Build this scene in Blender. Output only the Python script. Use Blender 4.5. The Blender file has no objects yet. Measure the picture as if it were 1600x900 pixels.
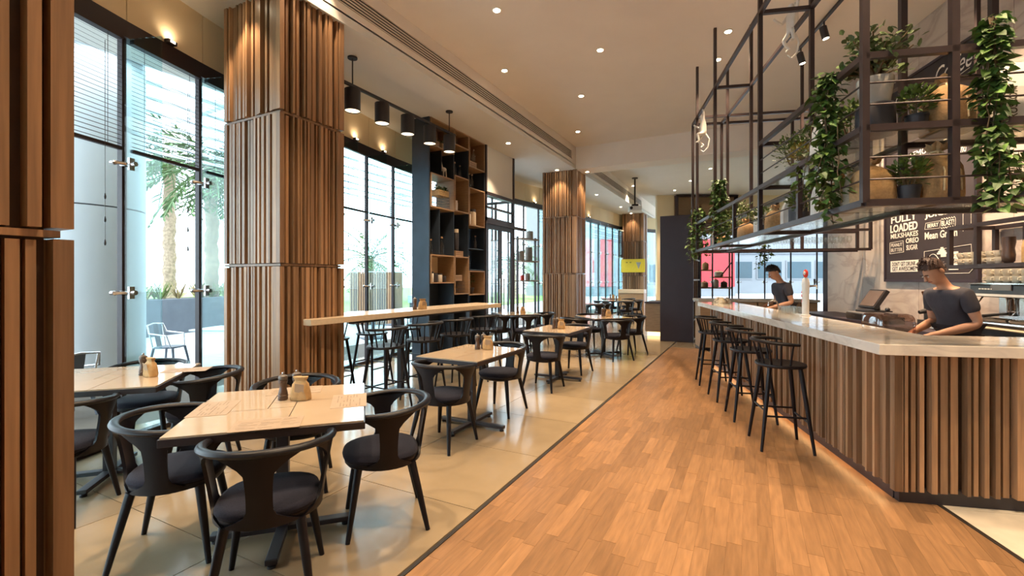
import bpy, bmesh, math, random
from mathutils import Vector, Matrix
R = math.radians
PI = math.pi
rnd = random.Random(7)
scene = bpy.context.scene
C = scene.collection

# ------------------------------------------------------------------ camera
cam_data = bpy.data.cameras.new('camera')
cam = bpy.data.objects.new('camera', cam_data)
C.objects.link(cam)
cam.location = (0, 0, 1.49)
cam.rotation_euler = (R(90), 0, R(27.32))
cam_data.sensor_width = 36
cam_data.lens = 720 / 1600 * 36
cam_data.shift_y = -14 / 1600
cam_data.clip_start = 0.05
cam_data.clip_end = 400
scene.camera = cam

# ------------------------------------------------------------------ world and exposure
world = bpy.data.worlds.new('sky')
scene.world = world
world.use_nodes = True
wn = world.node_tree.nodes
bg = wn['Background']
bg.inputs['Color'].default_value = (0.80, 0.91, 1.0, 1)
bg.inputs['Strength'].default_value = 5.4
vs = scene.view_settings
vs.view_transform = 'Standard'
vs.look = 'None'
vs.gamma = 1
vs.use_curve_mapping = False
vs.exposure = 0.36
scene.cycles.use_denoising = True
scene.cycles.max_bounces = 8
scene.cycles.transparent_max_bounces = 24
scene.cycles.caustics_reflective = False
scene.cycles.caustics_refractive = False
scene.cycles.sample_clamp_indirect = 6
WARM = (1.0, 0.74, 0.48)
DOWN_W = 330

# ------------------------------------------------------------------ materials
M = {}
def nodes_of(m):
    return m.node_tree.nodes, m.node_tree.links
def mat(name, col, rough=0.5, metal=0.0, var=0.0, scale=20, bump=0.0, bscale=60, stretch=(1, 1, 1), emit=None, estr=0, coat=0, objrand=0.0, sheen=0, spec=None, trans=0):
    m = bpy.data.materials.new(name); m.use_nodes = True
    n, l = nodes_of(m); b = n['Principled BSDF']
    b.inputs['Base Color'].default_value = (*col, 1)
    b.inputs['Roughness'].default_value = rough
    b.inputs['Metallic'].default_value = metal
    if spec is not None: b.inputs['Specular IOR Level'].default_value = spec
    if coat: b.inputs['Coat Weight'].default_value = coat; b.inputs['Coat Roughness'].default_value = 0.05
    if sheen: b.inputs['Sheen Weight'].default_value = sheen
    if emit: b.inputs['Emission Color'].default_value = (*emit, 1); b.inputs['Emission Strength'].default_value = estr
    if trans: b.inputs['Transmission Weight'].default_value = trans
    if var or bump or objrand:
        tc = n.new('ShaderNodeTexCoord'); mp = n.new('ShaderNodeMapping'); mp.inputs['Scale'].default_value = stretch
        l.new(tc.outputs['Object'], mp.inputs['Vector'])
        tx = n.new('ShaderNodeTexNoise'); tx.inputs['Scale'].default_value = scale; tx.inputs['Detail'].default_value = 4
        l.new(mp.outputs['Vector'], tx.inputs['Vector'])
        mr = n.new('ShaderNodeMapRange'); mr.inputs['From Min'].default_value = .3; mr.inputs['From Max'].default_value = .7
        mr.inputs['To Min'].default_value = 1 - var; mr.inputs['To Max'].default_value = 1 + var
        l.new(tx.outputs['Fac'], mr.inputs['Value'])
        fac = mr.outputs['Result']
        if objrand:
            oi = n.new('ShaderNodeObjectInfo'); ge = n.new('ShaderNodeNewGeometry')
            ad = n.new('ShaderNodeMath'); ad.operation = 'ADD'
            l.new(oi.outputs['Random'], ad.inputs[0]); l.new(ge.outputs['Random Per Island'], ad.inputs[1])
            fr = n.new('ShaderNodeMath'); fr.operation = 'FRACT'; l.new(ad.outputs[0], fr.inputs[0])
            m2 = n.new('ShaderNodeMapRange'); m2.inputs['To Min'].default_value = 1 - objrand; m2.inputs['To Max'].default_value = 1 + objrand
            l.new(fr.outputs[0], m2.inputs['Value'])
            mu = n.new('ShaderNodeMath'); mu.operation = 'MULTIPLY'
            l.new(fac, mu.inputs[0]); l.new(m2.outputs['Result'], mu.inputs[1]); fac = mu.outputs[0]
            # shift the grain from piece to piece
            sc = n.new('ShaderNodeVectorMath'); sc.operation = 'SCALE'; sc.inputs['Scale'].default_value = 37
            cb = n.new('ShaderNodeCombineXYZ'); l.new(fr.outputs[0], cb.inputs['X']); l.new(fr.outputs[0], cb.inputs['Y'])
            l.new(cb.outputs[0], sc.inputs[0]); l.new(sc.outputs[0], mp.inputs['Location'])
        vm = n.new('ShaderNodeVectorMath'); vm.operation = 'SCALE'; vm.inputs[0].default_value = col
        l.new(fac, vm.inputs['Scale']); l.new(vm.outputs[0], b.inputs['Base Color'])
        if bump:
            t2 = n.new('ShaderNodeTexNoise'); t2.inputs['Scale'].default_value = bscale; l.new(mp.outputs['Vector'], t2.inputs['Vector'])
            bp = n.new('ShaderNodeBump'); bp.inputs['Strength'].default_value = bump; bp.inputs['Distance'].default_value = .01
            l.new(t2.outputs['Fac'], bp.inputs['Height']); l.new(bp.outputs['Normal'], b.inputs['Normal'])
    M[name] = m
    return m
def glass(name, tint, refl=0.06, rough=0.0):
    m = bpy.data.materials.new(name); m.use_nodes = True
    n, l = nodes_of(m); n.remove(n['Principled BSDF']); out = n['Material Output']
    t = n.new('ShaderNodeBsdfTransparent'); t.inputs['Color'].default_value = (*tint, 1)
    g = n.new('ShaderNodeBsdfGlossy'); g.inputs['Roughness'].default_value = rough; g.inputs['Color'].default_value = (1, 1, 1, 1)
    lw = n.new('ShaderNodeLayerWeight'); lw.inputs['Blend'].default_value = .5
    pw = n.new('ShaderNodeMath'); pw.operation = 'POWER'; pw.inputs[1].default_value = 5; l.new(lw.outputs['Facing'], pw.inputs[0])
    ad = n.new('ShaderNodeMath'); ad.operation = 'MULTIPLY_ADD'; ad.use_clamp = True; ad.inputs[1].default_value = .55; ad.inputs[2].default_value = refl
    l.new(pw.outputs[0], ad.inputs[0])
    mx = n.new('ShaderNodeMixShader'); l.new(ad.outputs[0], mx.inputs['Fac']); l.new(t.outputs[0], mx.inputs[1]); l.new(g.outputs[0], mx.inputs[2])
    l.new(mx.outputs[0], out.inputs['Surface'])
    M[name] = m
def marble(name, base, vein, scale, rough, wscale=2.2):
    m = bpy.data.materials.new(name); m.use_nodes = True
    n, l = nodes_of(m); b = n['Principled BSDF']; b.inputs['Roughness'].default_value = rough
    tc = n.new('ShaderNodeTexCoord')
    tx = n.new('ShaderNodeTexNoise'); tx.inputs['Scale'].default_value = scale; tx.inputs['Detail'].default_value = 9; tx.inputs['Distortion'].default_value = wscale
    mp = n.new('ShaderNodeMapping'); mp.inputs['Rotation'].default_value = (0.5, 0.6, 0.3); mp.inputs['Scale'].default_value = (1, 1, 2.4)
    l.new(tc.outputs['Object'], mp.inputs['Vector']); l.new(mp.outputs[0], tx.inputs['Vector'])
    cr = n.new('ShaderNodeValToRGB'); e = cr.color_ramp.elements
    e[0].position = .30; e[0].color = (*base, 1); e[1].position = .70; e[1].color = (*base, 1)
    k = cr.color_ramp.elements.new(.50); k.color = (*vein, 1)
    k = cr.color_ramp.elements.new(.44); k.color = tuple(x * .93 for x in base) + (1,)
    k = cr.color_ramp.elements.new(.57); k.color = tuple(x * .94 for x in base) + (1,)
    l.new(tx.outputs['Fac'], cr.inputs['Fac']); l.new(cr.outputs['Color'], b.inputs['Base Color'])
    M[name] = m

mat('slat_wood', (.30, .165, .082), .42, var=.22, scale=3, stretch=(16, 16, .7), objrand=.36)
mat('slat_core', (.075, .038, .022), .7, var=.1)
mat('parquet', (.255, .134, .060), .34, var=.20, scale=3.0, stretch=(14, 1.4, 1), objrand=.20, bump=.03, bscale=8)
mat('parquet_gap', (.17, .095, .048), .8, var=.05)
mat('stone_tile', (.285, .212, .130), .17, var=.10, scale=2.2, objrand=.035, bump=.015, bscale=30)
mat('stone_gap', (.10, .08, .06), .8, var=.05)
mat('pale_tile', (.62, .54, .42), .3, var=.08, scale=9, objrand=.04)
mat('brass_trim', (.02, .015, .012), .5, var=.05)
mat('ceiling_paint', (.82, .745, .665), .85, var=.02, scale=2)
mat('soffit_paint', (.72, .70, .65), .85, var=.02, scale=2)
mat('wall_paint', (.82, .68, .45), .75, var=.03, scale=2)
mat('black_metal', (.022, .017, .020), .42, metal=.0, var=.08, scale=8)
mat('rack_steel', (.040, .026, .026), .40, metal=.35, var=.12, scale=9)
mat('header_black', (.025, .015, .018), .45, var=.06)
mat('vent_black', (.008, .007, .007), .7, var=.02)
mat('chair_wood', (.0055, .0048, .0075), .40, var=.15, scale=5, stretch=(5, 5, 1), spec=.28)
mat('chair_fabric', (.011, .011, .020), .9, var=.25, scale=140, bump=.25, bscale=260, sheen=.04, spec=.2)
mat('table_cream', (.47, .355, .24), .09, var=.035, scale=7, objrand=.02, coat=.3)
mat('table_edge', (.022, .016, .018), .4, var=.06)
mat('counter_stone', (.60, .47, .33), .16, var=.05, scale=24)
marble('bar_marble', (.64, .56, .47), (.53, .46, .385), 2.2, .10, 1.2)
marble('wall_marble', (.56, .47, .405), (.41, .32, .275), 1.1, .38, .9)
mat('steel', (.55, .53, .52), .22, metal=1.0, var=.05)
mat('chrome', (.8, .78, .76), .08, metal=1.0, var=.02)
mat('blue_steel', (.028, .040, .060), .42, var=.18, scale=3, metal=.2)
mat('oak', (.30, .185, .10), .5, var=.14, scale=4, stretch=(2, 2, 14), objrand=.10)
mat('plum_panel', (.030, .018, .027), .55, var=.08, scale=6)
mat('chalkboard', (.030, .021, .026), .7, var=.15, scale=5)
mat('chalk', (.80, .74, .66), .9, var=.08, scale=30)
mat('burlap', (.40, .235, .105), .92, var=.18, scale=60, bump=.5, bscale=220)
mat('linen', (.58, .48, .36), .92, var=.10, scale=60, bump=.4, bscale=200)
mat('kraft', (.44, .27, .115), .8, var=.15, scale=30, bump=.25, bscale=40)
mat('paper_white', (.70, .66, .60), .6, var=.07, scale=12, bump=.4, bscale=9)
mat('paper_silver', (.34, .35, .38), .4, var=.12, scale=9, bump=.5, bscale=10, metal=.3)
mat('paper_black', (.03, .03, .038), .4, var=.12, scale=9, bump=.5, bscale=10)
mat('rope', (.62, .46, .26), .9, var=.15, scale=80)
mat('pot_black', (.025, .022, .026), .55, var=.1)
mat('pot_grey', (.33, .30, .27), .8, var=.12, scale=12, bump=.1)
mat('pot_concrete', (.42, .38, .32), .85, var=.10, scale=14, bump=.12)
mat('soil', (.03, .018, .01), .95, var=.3, scale=60)
mat('leaf_ivy', (.065, .125, .022), .5, var=.35, scale=9, objrand=.55)
mat('leaf_bush', (.085, .13, .020), .5, var=.3, scale=9, objrand=.5)
mat('leaf_jade', (.075, .11, .035), .38, var=.3, scale=9, objrand=.4)
mat('leaf_yellow', (.30, .22, .03), .55, var=.3, scale=9, objrand=.4)
mat('stem', (.12, .075, .035), .8, var=.2)
mat('palm_leaf', (.10, .16, .06), .6, var=.3, scale=4, objrand=.4)
mat('palm_bark', (.30, .22, .15), .9, var=.35, scale=10, bump=.6, bscale=14)
mat('grass', (.16, .22, .06), .8, var=.3, scale=6, objrand=.4)
mat('dry_grass', (.42, .32, .16), .8, var=.3, scale=6, objrand=.4)
mat('lawn', (.20, .34, .07), .9, var=.25, scale=8, bump=.3)
mat('paving', (.56, .59, .62), .55, var=.10, scale=3, objrand=.05)
mat('concrete_white', (.70, .76, .80), .6, var=.03, scale=2)
mat('planter_grey', (.10, .11, .13), .6, var=.1, scale=4)
mat('building_white', (.20, .205, .22), .7, var=.04, scale=.6)
mat('building_red', (.40, .012, .018), .5, var=.05, scale=.6)
mat('building_glass', (.02, .05, .07), .3, var=.15, scale=.5)
mat('yellow_sign', (.80, .58, .03), .5, var=.04)
mat('ink', (.06, .05, .02), .7, var=.05)
mat('ink_tan', (.20, .14, .085), .8, var=.05)
mat('mill_wood', (.075, .040, .024), .35, var=.25, scale=10, stretch=(6, 6, 1))
mat('mill_grey', (.11, .085, .065), .35, var=.2, scale=12)
mat('lamp_shell', (.020, .017, .020), .5, var=.05)
mat('lamp_glow', (.9, .8, .6), .6, emit=(1.0, .80, .52), estr=2.2, var=.01)
mat('down_glow', (.9, .85, .7), .6, emit=(1.0, .84, .58), estr=22.0, var=.01)
mat('led', (.9, .7, .4), .6, emit=(1.0, .62, .28), estr=2.5, var=.01)
mat('white_plastic', (.72, .69, .64), .35, var=.03)
mat('monkey_white', (.70, .66, .60), .6, var=.05, scale=20)
mat('ceramic', (.74, .64, .48), .25, var=.04)
mat('red_plastic', (.65, .04, .025), .25, var=.1)
mat('screen', (.10, .07, .06), .12, var=.1, scale=3)
mat('black_plastic', (.018, .016, .018), .35, var=.08)
mat('grey_plastic', (.16, .15, .15), .4, var=.08)
mat('skin', (.50, .245, .145), .55, var=.08, scale=12)
mat('hair', (.012, .008, .008), .6, var=.3, scale=60, bump=.4, bscale=120)
mat('hair_brown', (.045, .018, .012), .6, var=.3, scale=60, bump=.4, bscale=120)
mat('tshirt', (.040, .034, .042), .85, var=.18, scale=12, bump=.3, bscale=18)
mat('trousers', (.020, .020, .026), .85, var=.1, scale=20)
mat('eye_white', (.7, .66, .6), .3, var=.02)
mat('lip', (.32, .10, .07), .5, var=.05)
mat('pineapple', (.62, .36, .03), .6, var=.3, scale=24, bump=.6, bscale=30)
mat('copper', (.55, .25, .14), .25, metal=1.0, var=.05)
mat('machine_dark', (.05, .045, .045), .3, metal=.4, var=.08)
mat('wicker', (.40, .27, .13), .8, var=.2, scale=50, bump=.3, bscale=70)
mat('menu_paper', (.34, .24, .155), .65, var=.08, scale=14)
glass('window_glass', (.95, .985, .99), .015)
glass('fin_glass', (.80, .93, .94), .03)
glass('shelf_glass', (.80, .80, .72), .10, .12)
glass('clear_glass', (.90, .90, .88), .06)
glass('smoke_acrylic', (.66, .55, .52), .14, .05)
# ------------------------------------------------------------------ mesh helpers
class MB:
    def __init__(s): s.v = []; s.f = []; s.k = 0
    def mark(s): s.k = len(s.v); return s
    def xf(s, m):
        for i in range(s.k, len(s.v)): s.v[i] = tuple(m @ Vector(s.v[i]))
        return s
    def add(s, v, f):
        b = len(s.v); s.v += [tuple(p) for p in v]; s.f += [tuple(b + i for i in q) for q in f]; return s
    def box(s, x, y, z, sx, sy, sz, rz=0):
        """centre x,y ; z = bottom"""
        a, b = sx / 2, sy / 2
        c, t = math.cos(rz), math.sin(rz)
        pts = [(-a, -b), (a, -b), (a, b), (-a, b)]
        pts = [(x + p * c - q * t, y + p * t + q * c) for p, q in pts]
        return s.prism(pts, z, z + sz)
    def prism(s, poly, z0, z1):
        n = len(poly)
        v = [(p[0], p[1], z0) for p in poly] + [(p[0], p[1], z1) for p in poly]
        f = [tuple(range(n - 1, -1, -1)), tuple(range(n, 2 * n))] + [(i, (i + 1) % n, n + (i + 1) % n, n + i) for i in range(n)]
        return s.add(v, f)
    def bar(s, a, b, w, h=None):
        """rectangular bar from a to b, w across, h the other way"""
        h = h or w
        a, b = Vector(a), Vector(b); d = (b - a).normalized()
        up = Vector((0, 0, 1)) if abs(d.z) < .9 else Vector((0, 1, 0))
        r = d.cross(up).normalized(); u = r.cross(d).normalized()
        o = [(-w / 2, -h / 2), (w / 2, -h / 2), (w / 2, h / 2), (-w / 2, h / 2)]
        v = [a + r * p + u * q for p, q in o] + [b + r * p + u * q for p, q in o]
        return s.add(v, [(3, 2, 1, 0), (4, 5, 6, 7)] + [(i, (i + 1) % 4, 4 + (i + 1) % 4, 4 + i) for i in range(4)])
    def tube(s, pts, r, n=8, cap=True, flat=1.0, upv=None):
        pts = [Vector(p) for p in pts]; m = len(pts)
        rs = r if isinstance(r, (list, tuple)) else [r] * m
        up = Vector(upv) if upv else None
        b = len(s.v); pr = None
        for i, p in enumerate(pts):
            d = (pts[min(i + 1, m - 1)] - pts[max(i - 1, 0)]).normalized()
            if up is None or abs(d.dot(up)) > .98:
                q = Vector((0, 0, 1)) if abs(d.z) < .9 else Vector((0, 1, 0))
                if pr is not None: q = pr
            else: q = up
            x = d.cross(q).normalized(); y = x.cross(d).normalized(); pr = y
            for k in range(n):
                a = 2 * PI * k / n
                s.v.append(tuple(p + x * (math.cos(a) * rs[i]) + y * (math.sin(a) * rs[i] * flat)))
        for i in range(m - 1):
            for k in range(n):
                a0 = b + i * n + k; a1 = b + i * n + (k + 1) % n
                s.f.append((a0, a1, a1 + n, a0 + n))
        if cap:
            s.f.append(tuple(b + k for k in range(n - 1, -1, -1)))
            s.f.append(tuple(b + (m - 1) * n + k for k in range(n)))
        return s
    def lathe(s, prof, n=20, x=0, y=0, z=0, sx=1, sy=1):
        b = len(s.v)
        for r, h in prof:
            for k in range(n):
                a = 2 * PI * k / n
                s.v.append((x + r * sx * math.cos(a), y + r * sy * math.sin(a), z + h))
        for i in range(len(prof) - 1):
            for k in range(n):
                a0 = b + i * n + k; a1 = b + i * n + (k + 1) % n
                s.f.append((a0, a1, a1 + n, a0 + n))
        s.f.append(tuple(b + k for k in range(n - 1, -1, -1)))
        e = b + (len(prof) - 1) * n
        s.f.append(tuple(e + k for k in range(n)))
        return s
    def rings(s, rings):
        b = len(s.v); n = len(rings[0])
        for r in rings: s.v += [tuple(p) for p in r]
        for i in range(len(rings) - 1):
            for k in range(n):
                a0 = b + i * n + k; a1 = b + i * n + (k + 1) % n
                s.f.append((a0, a1, a1 + n, a0 + n))
        s.f.append(tuple(b + k for k in range(n - 1, -1, -1)))
        e = b + (len(rings) - 1) * n
        s.f.append(tuple(e + k for k in range(n)))
        return s
    def ball(s, x, y, z, rx, ry=None, rz=None, n=14, m=9):
        ry = ry or rx; rz = rz or rx
        prof = [(max(.002, math.sin(PI * i / m)), -math.cos(PI * i / m) * rz) for i in range(m + 1)]
        return s.lathe([(p * 1.0, h) for p, h in prof], n, x, y, z, rx, ry)
    def mesh(s, name, mt, smooth=False):
        me = bpy.data.meshes.new(name)
        me.from_pydata(s.v, [], s.f)
        if mt: me.materials.append(M[mt] if isinstance(mt, str) else mt)
        if smooth:
            me.polygons.foreach_set('use_smooth', [True] * len(me.polygons))
            try: me.set_sharp_from_angle(angle=R(42))
            except Exception: pass
        me.update()
        return me
    def build(s, name, mt, parent=None, smooth=False, bevel=0, loc=None, rz=0):
        o = bpy.data.objects.new(name, s.mesh(name, mt, smooth)); C.objects.link(o)
        if parent is not None: o.parent = parent
        if loc is not None: o.location = loc
        if rz: o.rotation_euler = (0, 0, rz)
        if bevel:
            b = o.modifiers.new('bevel', 'BEVEL'); b.width = bevel; b.segments = 2; b.limit_method = 'ANGLE'
        return o
def inst(name, me, parent, loc, rot=None, scale=None):
    o = bpy.data.objects.new(name, me); C.objects.link(o); o.parent = parent; o.location = loc
    if rot: o.rotation_euler = rot
    if scale: o.scale = scale
    return o
def tag(o, label=None, cat=None, group=None, kind=None):
    if label: o['label'] = label
    if cat: o['category'] = cat
    if group: o['group'] = group
    if kind: o['kind'] = kind
    return o
def thing(name, label, cat, loc=(0, 0, 0), rz=0, group=None, kind=None):
    o = bpy.data.objects.new(name, None); C.objects.link(o); o.location = loc; o.rotation_euler = (0, 0, rz)
    o.empty_display_size = .1
    return tag(o, label, cat, group, kind)
def struct(name, label, loc=(0, 0, 0), rz=0):
    o = bpy.data.objects.new(name, None); C.objects.link(o); o.location = loc; o.rotation_euler = (0, 0, rz)
    return tag(o, label, None, None, 'structure')
def copy_tree(o, parent=None):
    c = o.copy(); C.objects.link(c)
    if parent is not None: c.parent = parent
    for ch in list(o.children): copy_tree(ch, c)
    return c
def place(proto, used, loc, rz, label, group=None, scale=None):
    o = proto if not used[0] else copy_tree(proto)
    used[0] = True
    o.location = loc; o.rotation_euler = (0, 0, rz)
    if scale: o.scale = (scale,) * 3
    o['label'] = label
    if group: o['group'] = group
    return o
# the bar, its rack and the marble wall stand 16.5 degrees off the room's axis
TH = R(16.5)
UX, UY, VX, VY = -math.sin(TH), math.cos(TH), math.cos(TH), math.sin(TH)
B0 = (.85, 3.87)
def bw(u, v, z=0): return (B0[0] + UX * u + VX * v, B0[1] + UY * u + VY * v, z)
# the curved glass front
FCX, FCY, FR = 15.7, 9.3, 22.0
def fac(y, off=0.0):
    if y > 14:                                  # past the bend the front runs straight, behind the last column
        (p, q) = ((-5.80, 14.0), (-5.20, 20.7)) if y < 20.7 else ((-5.20, 20.7), (-3.55, 23.3))
        a = math.atan2(q[0] - p[0], q[1] - p[1]); x = p[0] + (y - p[1]) * (q[0] - p[0]) / (q[1] - p[1])
        return (x + off * math.cos(a), y - off * math.sin(a)), a
    a = math.asin((y - FCY) / FR)
    return (FCX - (FR - off) * math.cos(a), FCY + (FR - off) * math.sin(a)), a
CEIL, SOF = 4.94, 4.36
def spot(name, loc, w, size=95, blend=.6, col=WARM, rad=.05, parent=None, tilt=(0, 0, 0)):
    d = bpy.data.lights.new(name, 'SPOT'); d.energy = w; d.color = col; d.spot_size = R(size); d.spot_blend = blend; d.shadow_soft_size = rad
    o = bpy.data.objects.new(name, d); C.objects.link(o); o.location = loc; o.rotation_euler = tilt
    if parent is not None: o.parent = parent
    return o
# ------------------------------------------------------------------ floors
XD = -1.553                                   # strip between stone and wood
FLOOR = struct('floor', 'polished beige stone tiles on the dining side of the room')
MB().prism([(-8.0, -4.2), (7, -4.2), (7, 26), (-6, 26), (-8.0, 18)], -.10, -.012).build('slab', 'stone_gap', FLOOR)
tile_me = MB().box(0, 0, 0, .995, .995, .012).mesh('tile', 'stone_tile')
def clip(poly, a, b, c):
    """keep a*x+b*y<=c"""
    out = []
    for i in range(len(poly)):
        p, q = poly[i - 1], poly[i]
        dp, dq = a * p[0] + b * p[1] - c, a * q[0] + b * q[1] - c
        if (dp <= 0) != (dq <= 0):
            t = dp / (dp - dq); out.append((p[0] + (q[0] - p[0]) * t, p[1] + (q[1] - p[1]) * t))
        if dq <= 0: out.append(q)
    return out
for i in range(5):
    for j in range(-4, 21):
        x, y = XD - .02 - i - .5, 1.53 + j - 1 + .5
        if x + .35 < fac(y)[0][0] - .25: continue
        inst('tile', tile_me, FLOOR, (x, y, -.012))
for i in range(6):                            # stone again past the end of the wood
    for j in range(10, 22):
        x, y = XD - .02 + i + .5, 1.53 + j - 1 + .5 + .06
        inst('tile', tile_me, FLOOR, (x, y, -.012))
TR = MB(); TR.box(XD, 5.0, -.01, .022, 13.2, .0125)
tag(TR.build('trim_1', 'brass_trim'), 'thin dark metal strip between stone floor and wood floor', None, None, 'structure')
PARQ = struct('floor_parquet', 'oak strip parquet floor along the bar')
lens = (.32, .42, .52, .64)
plank_me = {L: MB().box(0, 0, 0, .0784, L - .0012, .011).mesh('plank', 'parquet') for L in lens}
VMAX = .27
cV = B0[0] * VX + B0[1] * VY + VMAX
planks = []; rest = MB()
x = XD + .052
while x < 3.6:
    y = -2.4 - rnd.random() * .5
    while y < 11.55:
        L = rnd.choice(lens); yc = y + L / 2; y += L
        if x * VX + yc * VY > cV + .3 or yc > 11.6: continue
        full = all((x + sx) * VX + (yc + sy) * VY < cV for sx in (-.04, .04) for sy in (-L / 2, L / 2))
        X, D = x * .8884 + yc * .459, -x * .459 + yc * .8884
        vis = D > 1.6 and abs(X) < D * 1.15
        if full: planks.append((D if vis else 99, x, yc, L))
        else:
            a, b = .0388, L / 2 - .0015
            pl = clip([(x - a, yc - b), (x + a, yc - b), (x + a, yc + b), (x - a, yc + b)], VX, VY, cV)
            if len(pl) > 2: rest.prism(pl, -.012, -.001)
    x += .079
planks.sort()
for k, (D, x, yc, L) in enumerate(planks):
    if k < 300: inst('plank', plank_me[L], PARQ, (x, yc, -.012))
    else: rest.box(x, yc, -.012, .0784, L - .0012, .011)
tag(rest.build('strip_planks', 'parquet', PARQ), kind='stuff')
MB().prism(clip([(XD, -2.6), (3.8, -2.6), (3.8, 11.6), (XD, 11.6)], VX, VY, cV), -.0122, -.0105).build('underlay', 'parquet_gap', PARQ)
t2 = MB().bar(bw(-7, VMAX + .014, -.004), bw(.6, VMAX + .014, -.004), .026, .013)
tag(t2.build('trim_2', 'brass_trim'), 'thin dark metal strip beside the pale tiles at the bar end', None, None, 'structure')
PT = struct('floor_bar', 'pale beige tiles beside and behind the bar', (B0[0], B0[1], 0), TH)
pt_me = MB().box(0, 0, 0, .596, .596, .010).mesh('tile', 'pale_tile')
for i in range(4):
    for j in range(-10, 12):
        inst('tile', pt_me, PT, (VMAX + .03 + .3 + i * .6, -.3 + j * .6, -.011))

# ------------------------------------------------------------------ ceiling
CE = struct('ceiling', 'warm white plaster ceiling')
MB().prism([(-4.05, -4.2), (7, -4.2), (7, 11.5), (-4.05, 11.5)], CEIL, CEIL + .15).build('ceiling_panel', 'ceiling_paint', CE)
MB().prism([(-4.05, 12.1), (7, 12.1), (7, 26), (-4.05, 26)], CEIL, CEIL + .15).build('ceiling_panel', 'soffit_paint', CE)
MB().box(1.47, 11.8, SOF, 11.04, .6, CEIL - SOF + .1).build('cross_beam', 'ceiling_paint', CE)
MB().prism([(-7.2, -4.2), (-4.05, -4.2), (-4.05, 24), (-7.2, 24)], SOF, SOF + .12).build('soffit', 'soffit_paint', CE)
for (a, b) in ((-4.2, .9), (11.2, 12.6), (19.7, 24)):
    MB().box(-4.11, (a + b) / 2, SOF + .1, .12, b - a, CEIL - SOF).build('soffit_face', 'ceiling_paint', CE)
for (a, b) in ((.9, 11.2), (12.6, 19.7)):
    MB().box(-4.11, (a + b) / 2, SOF + .10, .12, b - a, .10).build('soffit_face', 'ceiling_paint', CE)
    MB().box(-4.11, (a + b) / 2, 4.78, .12, b - a, CEIL - 4.78).build('soffit_face', 'ceiling_paint', CE)
def diffuser(a, b, label):
    t = thing('air_diffuser', label, 'air vent', (-4.06, (a + b) / 2, 4.56), 0, 'linear air diffusers')
    L = b - a
    MB().box(-.035, 0, 0, .02, L, .22).build('backing', 'vent_black', t)
    m = MB(); m.box(0, 0, .212, .02, L, .012); m.box(0, 0, -.004, .02, L, .012); m.box(0, -L / 2, 0, .02, .012, .22); m.box(0, L / 2, 0, .02, .012, .22)
    m.build('frame', 'ceiling_paint', t)
    sl = MB().box(-.008, 0, 0, .016, L - .02, .011).mesh('blade', 'ceiling_paint')
    for k in range(5): inst('blade', sl, t, (0, 0, .026 + k * .037), (0, 0, 0))
diffuser(.9, 11.2, 'long black slotted air diffuser in the soffit edge above the tables')
diffuser(12.6, 19.7, 'farther slotted air diffuser beyond the ceiling cross beam, near the projector')

# ------------------------------------------------------------------ glass front
JOINTS = [-3.5 + .8 * k for k in range(34)]            # ... 2.1, 2.9 ... 6.1, 6.9 ...
spider_mb = MB()
spider_mb.tube([(-.02, 0, 0), (.13, 0, 0)], .022, 8)
spider_mb.box(.08, 0, -.055, .02, .05, .11)
spider_arm = MB()
for s in (-1, 1):
    spider_arm.tube([(.05, 0, 0), (.03, s * .07, 0), (.0, s * .085, 0)], [.018, .014, .024], 8)
    spider_arm.tube([(.0, s * .085, 0), (-.03, s * .085, 0)], .020, 10)
spider_me, arm_me = spider_mb.mesh('bolt_hub', 'steel', True), spider_arm.mesh('bolt_arm', 'steel', True)
fin_me = MB().box(.21, 0, .05, .40, .016, 3.62).mesh('fin', 'fin_glass')
mull_me = MB().box(0, 0, .0, .05, .042, 3.70).mesh('mullion', 'header_black')
BAYS = [('window_1', -3.5, 3.7, 'curved glass front with blinds beside the near tables'),
        ('window_2', 3.7, 8.5, 'curved glass front behind the high counter'),
        ('window_3', 8.5, 12.5, 'curved glass front beyond the entrance'),
        ('window_4', 12.5, 23.0, 'far glass front between the second and third columns')]
for nm, ya, yb, lab in BAYS:
    w = struct(nm, lab)
    js = [y for y in JOINTS if ya - .01 <= y <= yb + .01]
    if nm == 'window_1': js = [y for y in JOINTS if y < 3.75]
    for i, y in enumerate(js):
        (x, _), a = fac(y)
        if i or nm == 'window_1':
            inst('mullion', mull_me, w, (x, y, 0), (0, 0, a * -1))
            if nm != 'window_3': inst('fin', fin_me, w, (x, y, 0), (0, 0, -a))
            for z in (1.365, 2.53):
                s_ = inst('spider_fitting', spider_me, w, (x + .03, y, z), (0, 0, -a))
                inst('bolt_arm', arm_me, s_, (0, 0, 0))
        if i + 1 < len(js):
            y2 = js[i + 1]; (x2, _), _a = fac(y2)
            MB().bar((x, y, 1.86), (x2, y2, 1.86), .012, 3.62).build('pane', 'window_glass', w)
            MB().bar((x, y, 3.76), (x2, y2, 3.76), .12, .15).build('header', 'header_black', w)
            MB().bar((x, y, .025), (x2, y2, .025), .08, .05).build('sill_rail', 'header_black', w)
# upper wall of joined beige panels
WL = struct('wall_left', 'beige panelled wall band above the glass front')
for i in range(len(JOINTS) - 1):
    y, y2 = JOINTS[i] + .006, JOINTS[i + 1] - .006
    a, b = fac(y)[0], fac(y2)[0]
    MB().bar((*a, 4.10), (*b, 4.10), .10, .53).build('panel', 'wall_paint', WL)
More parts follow.
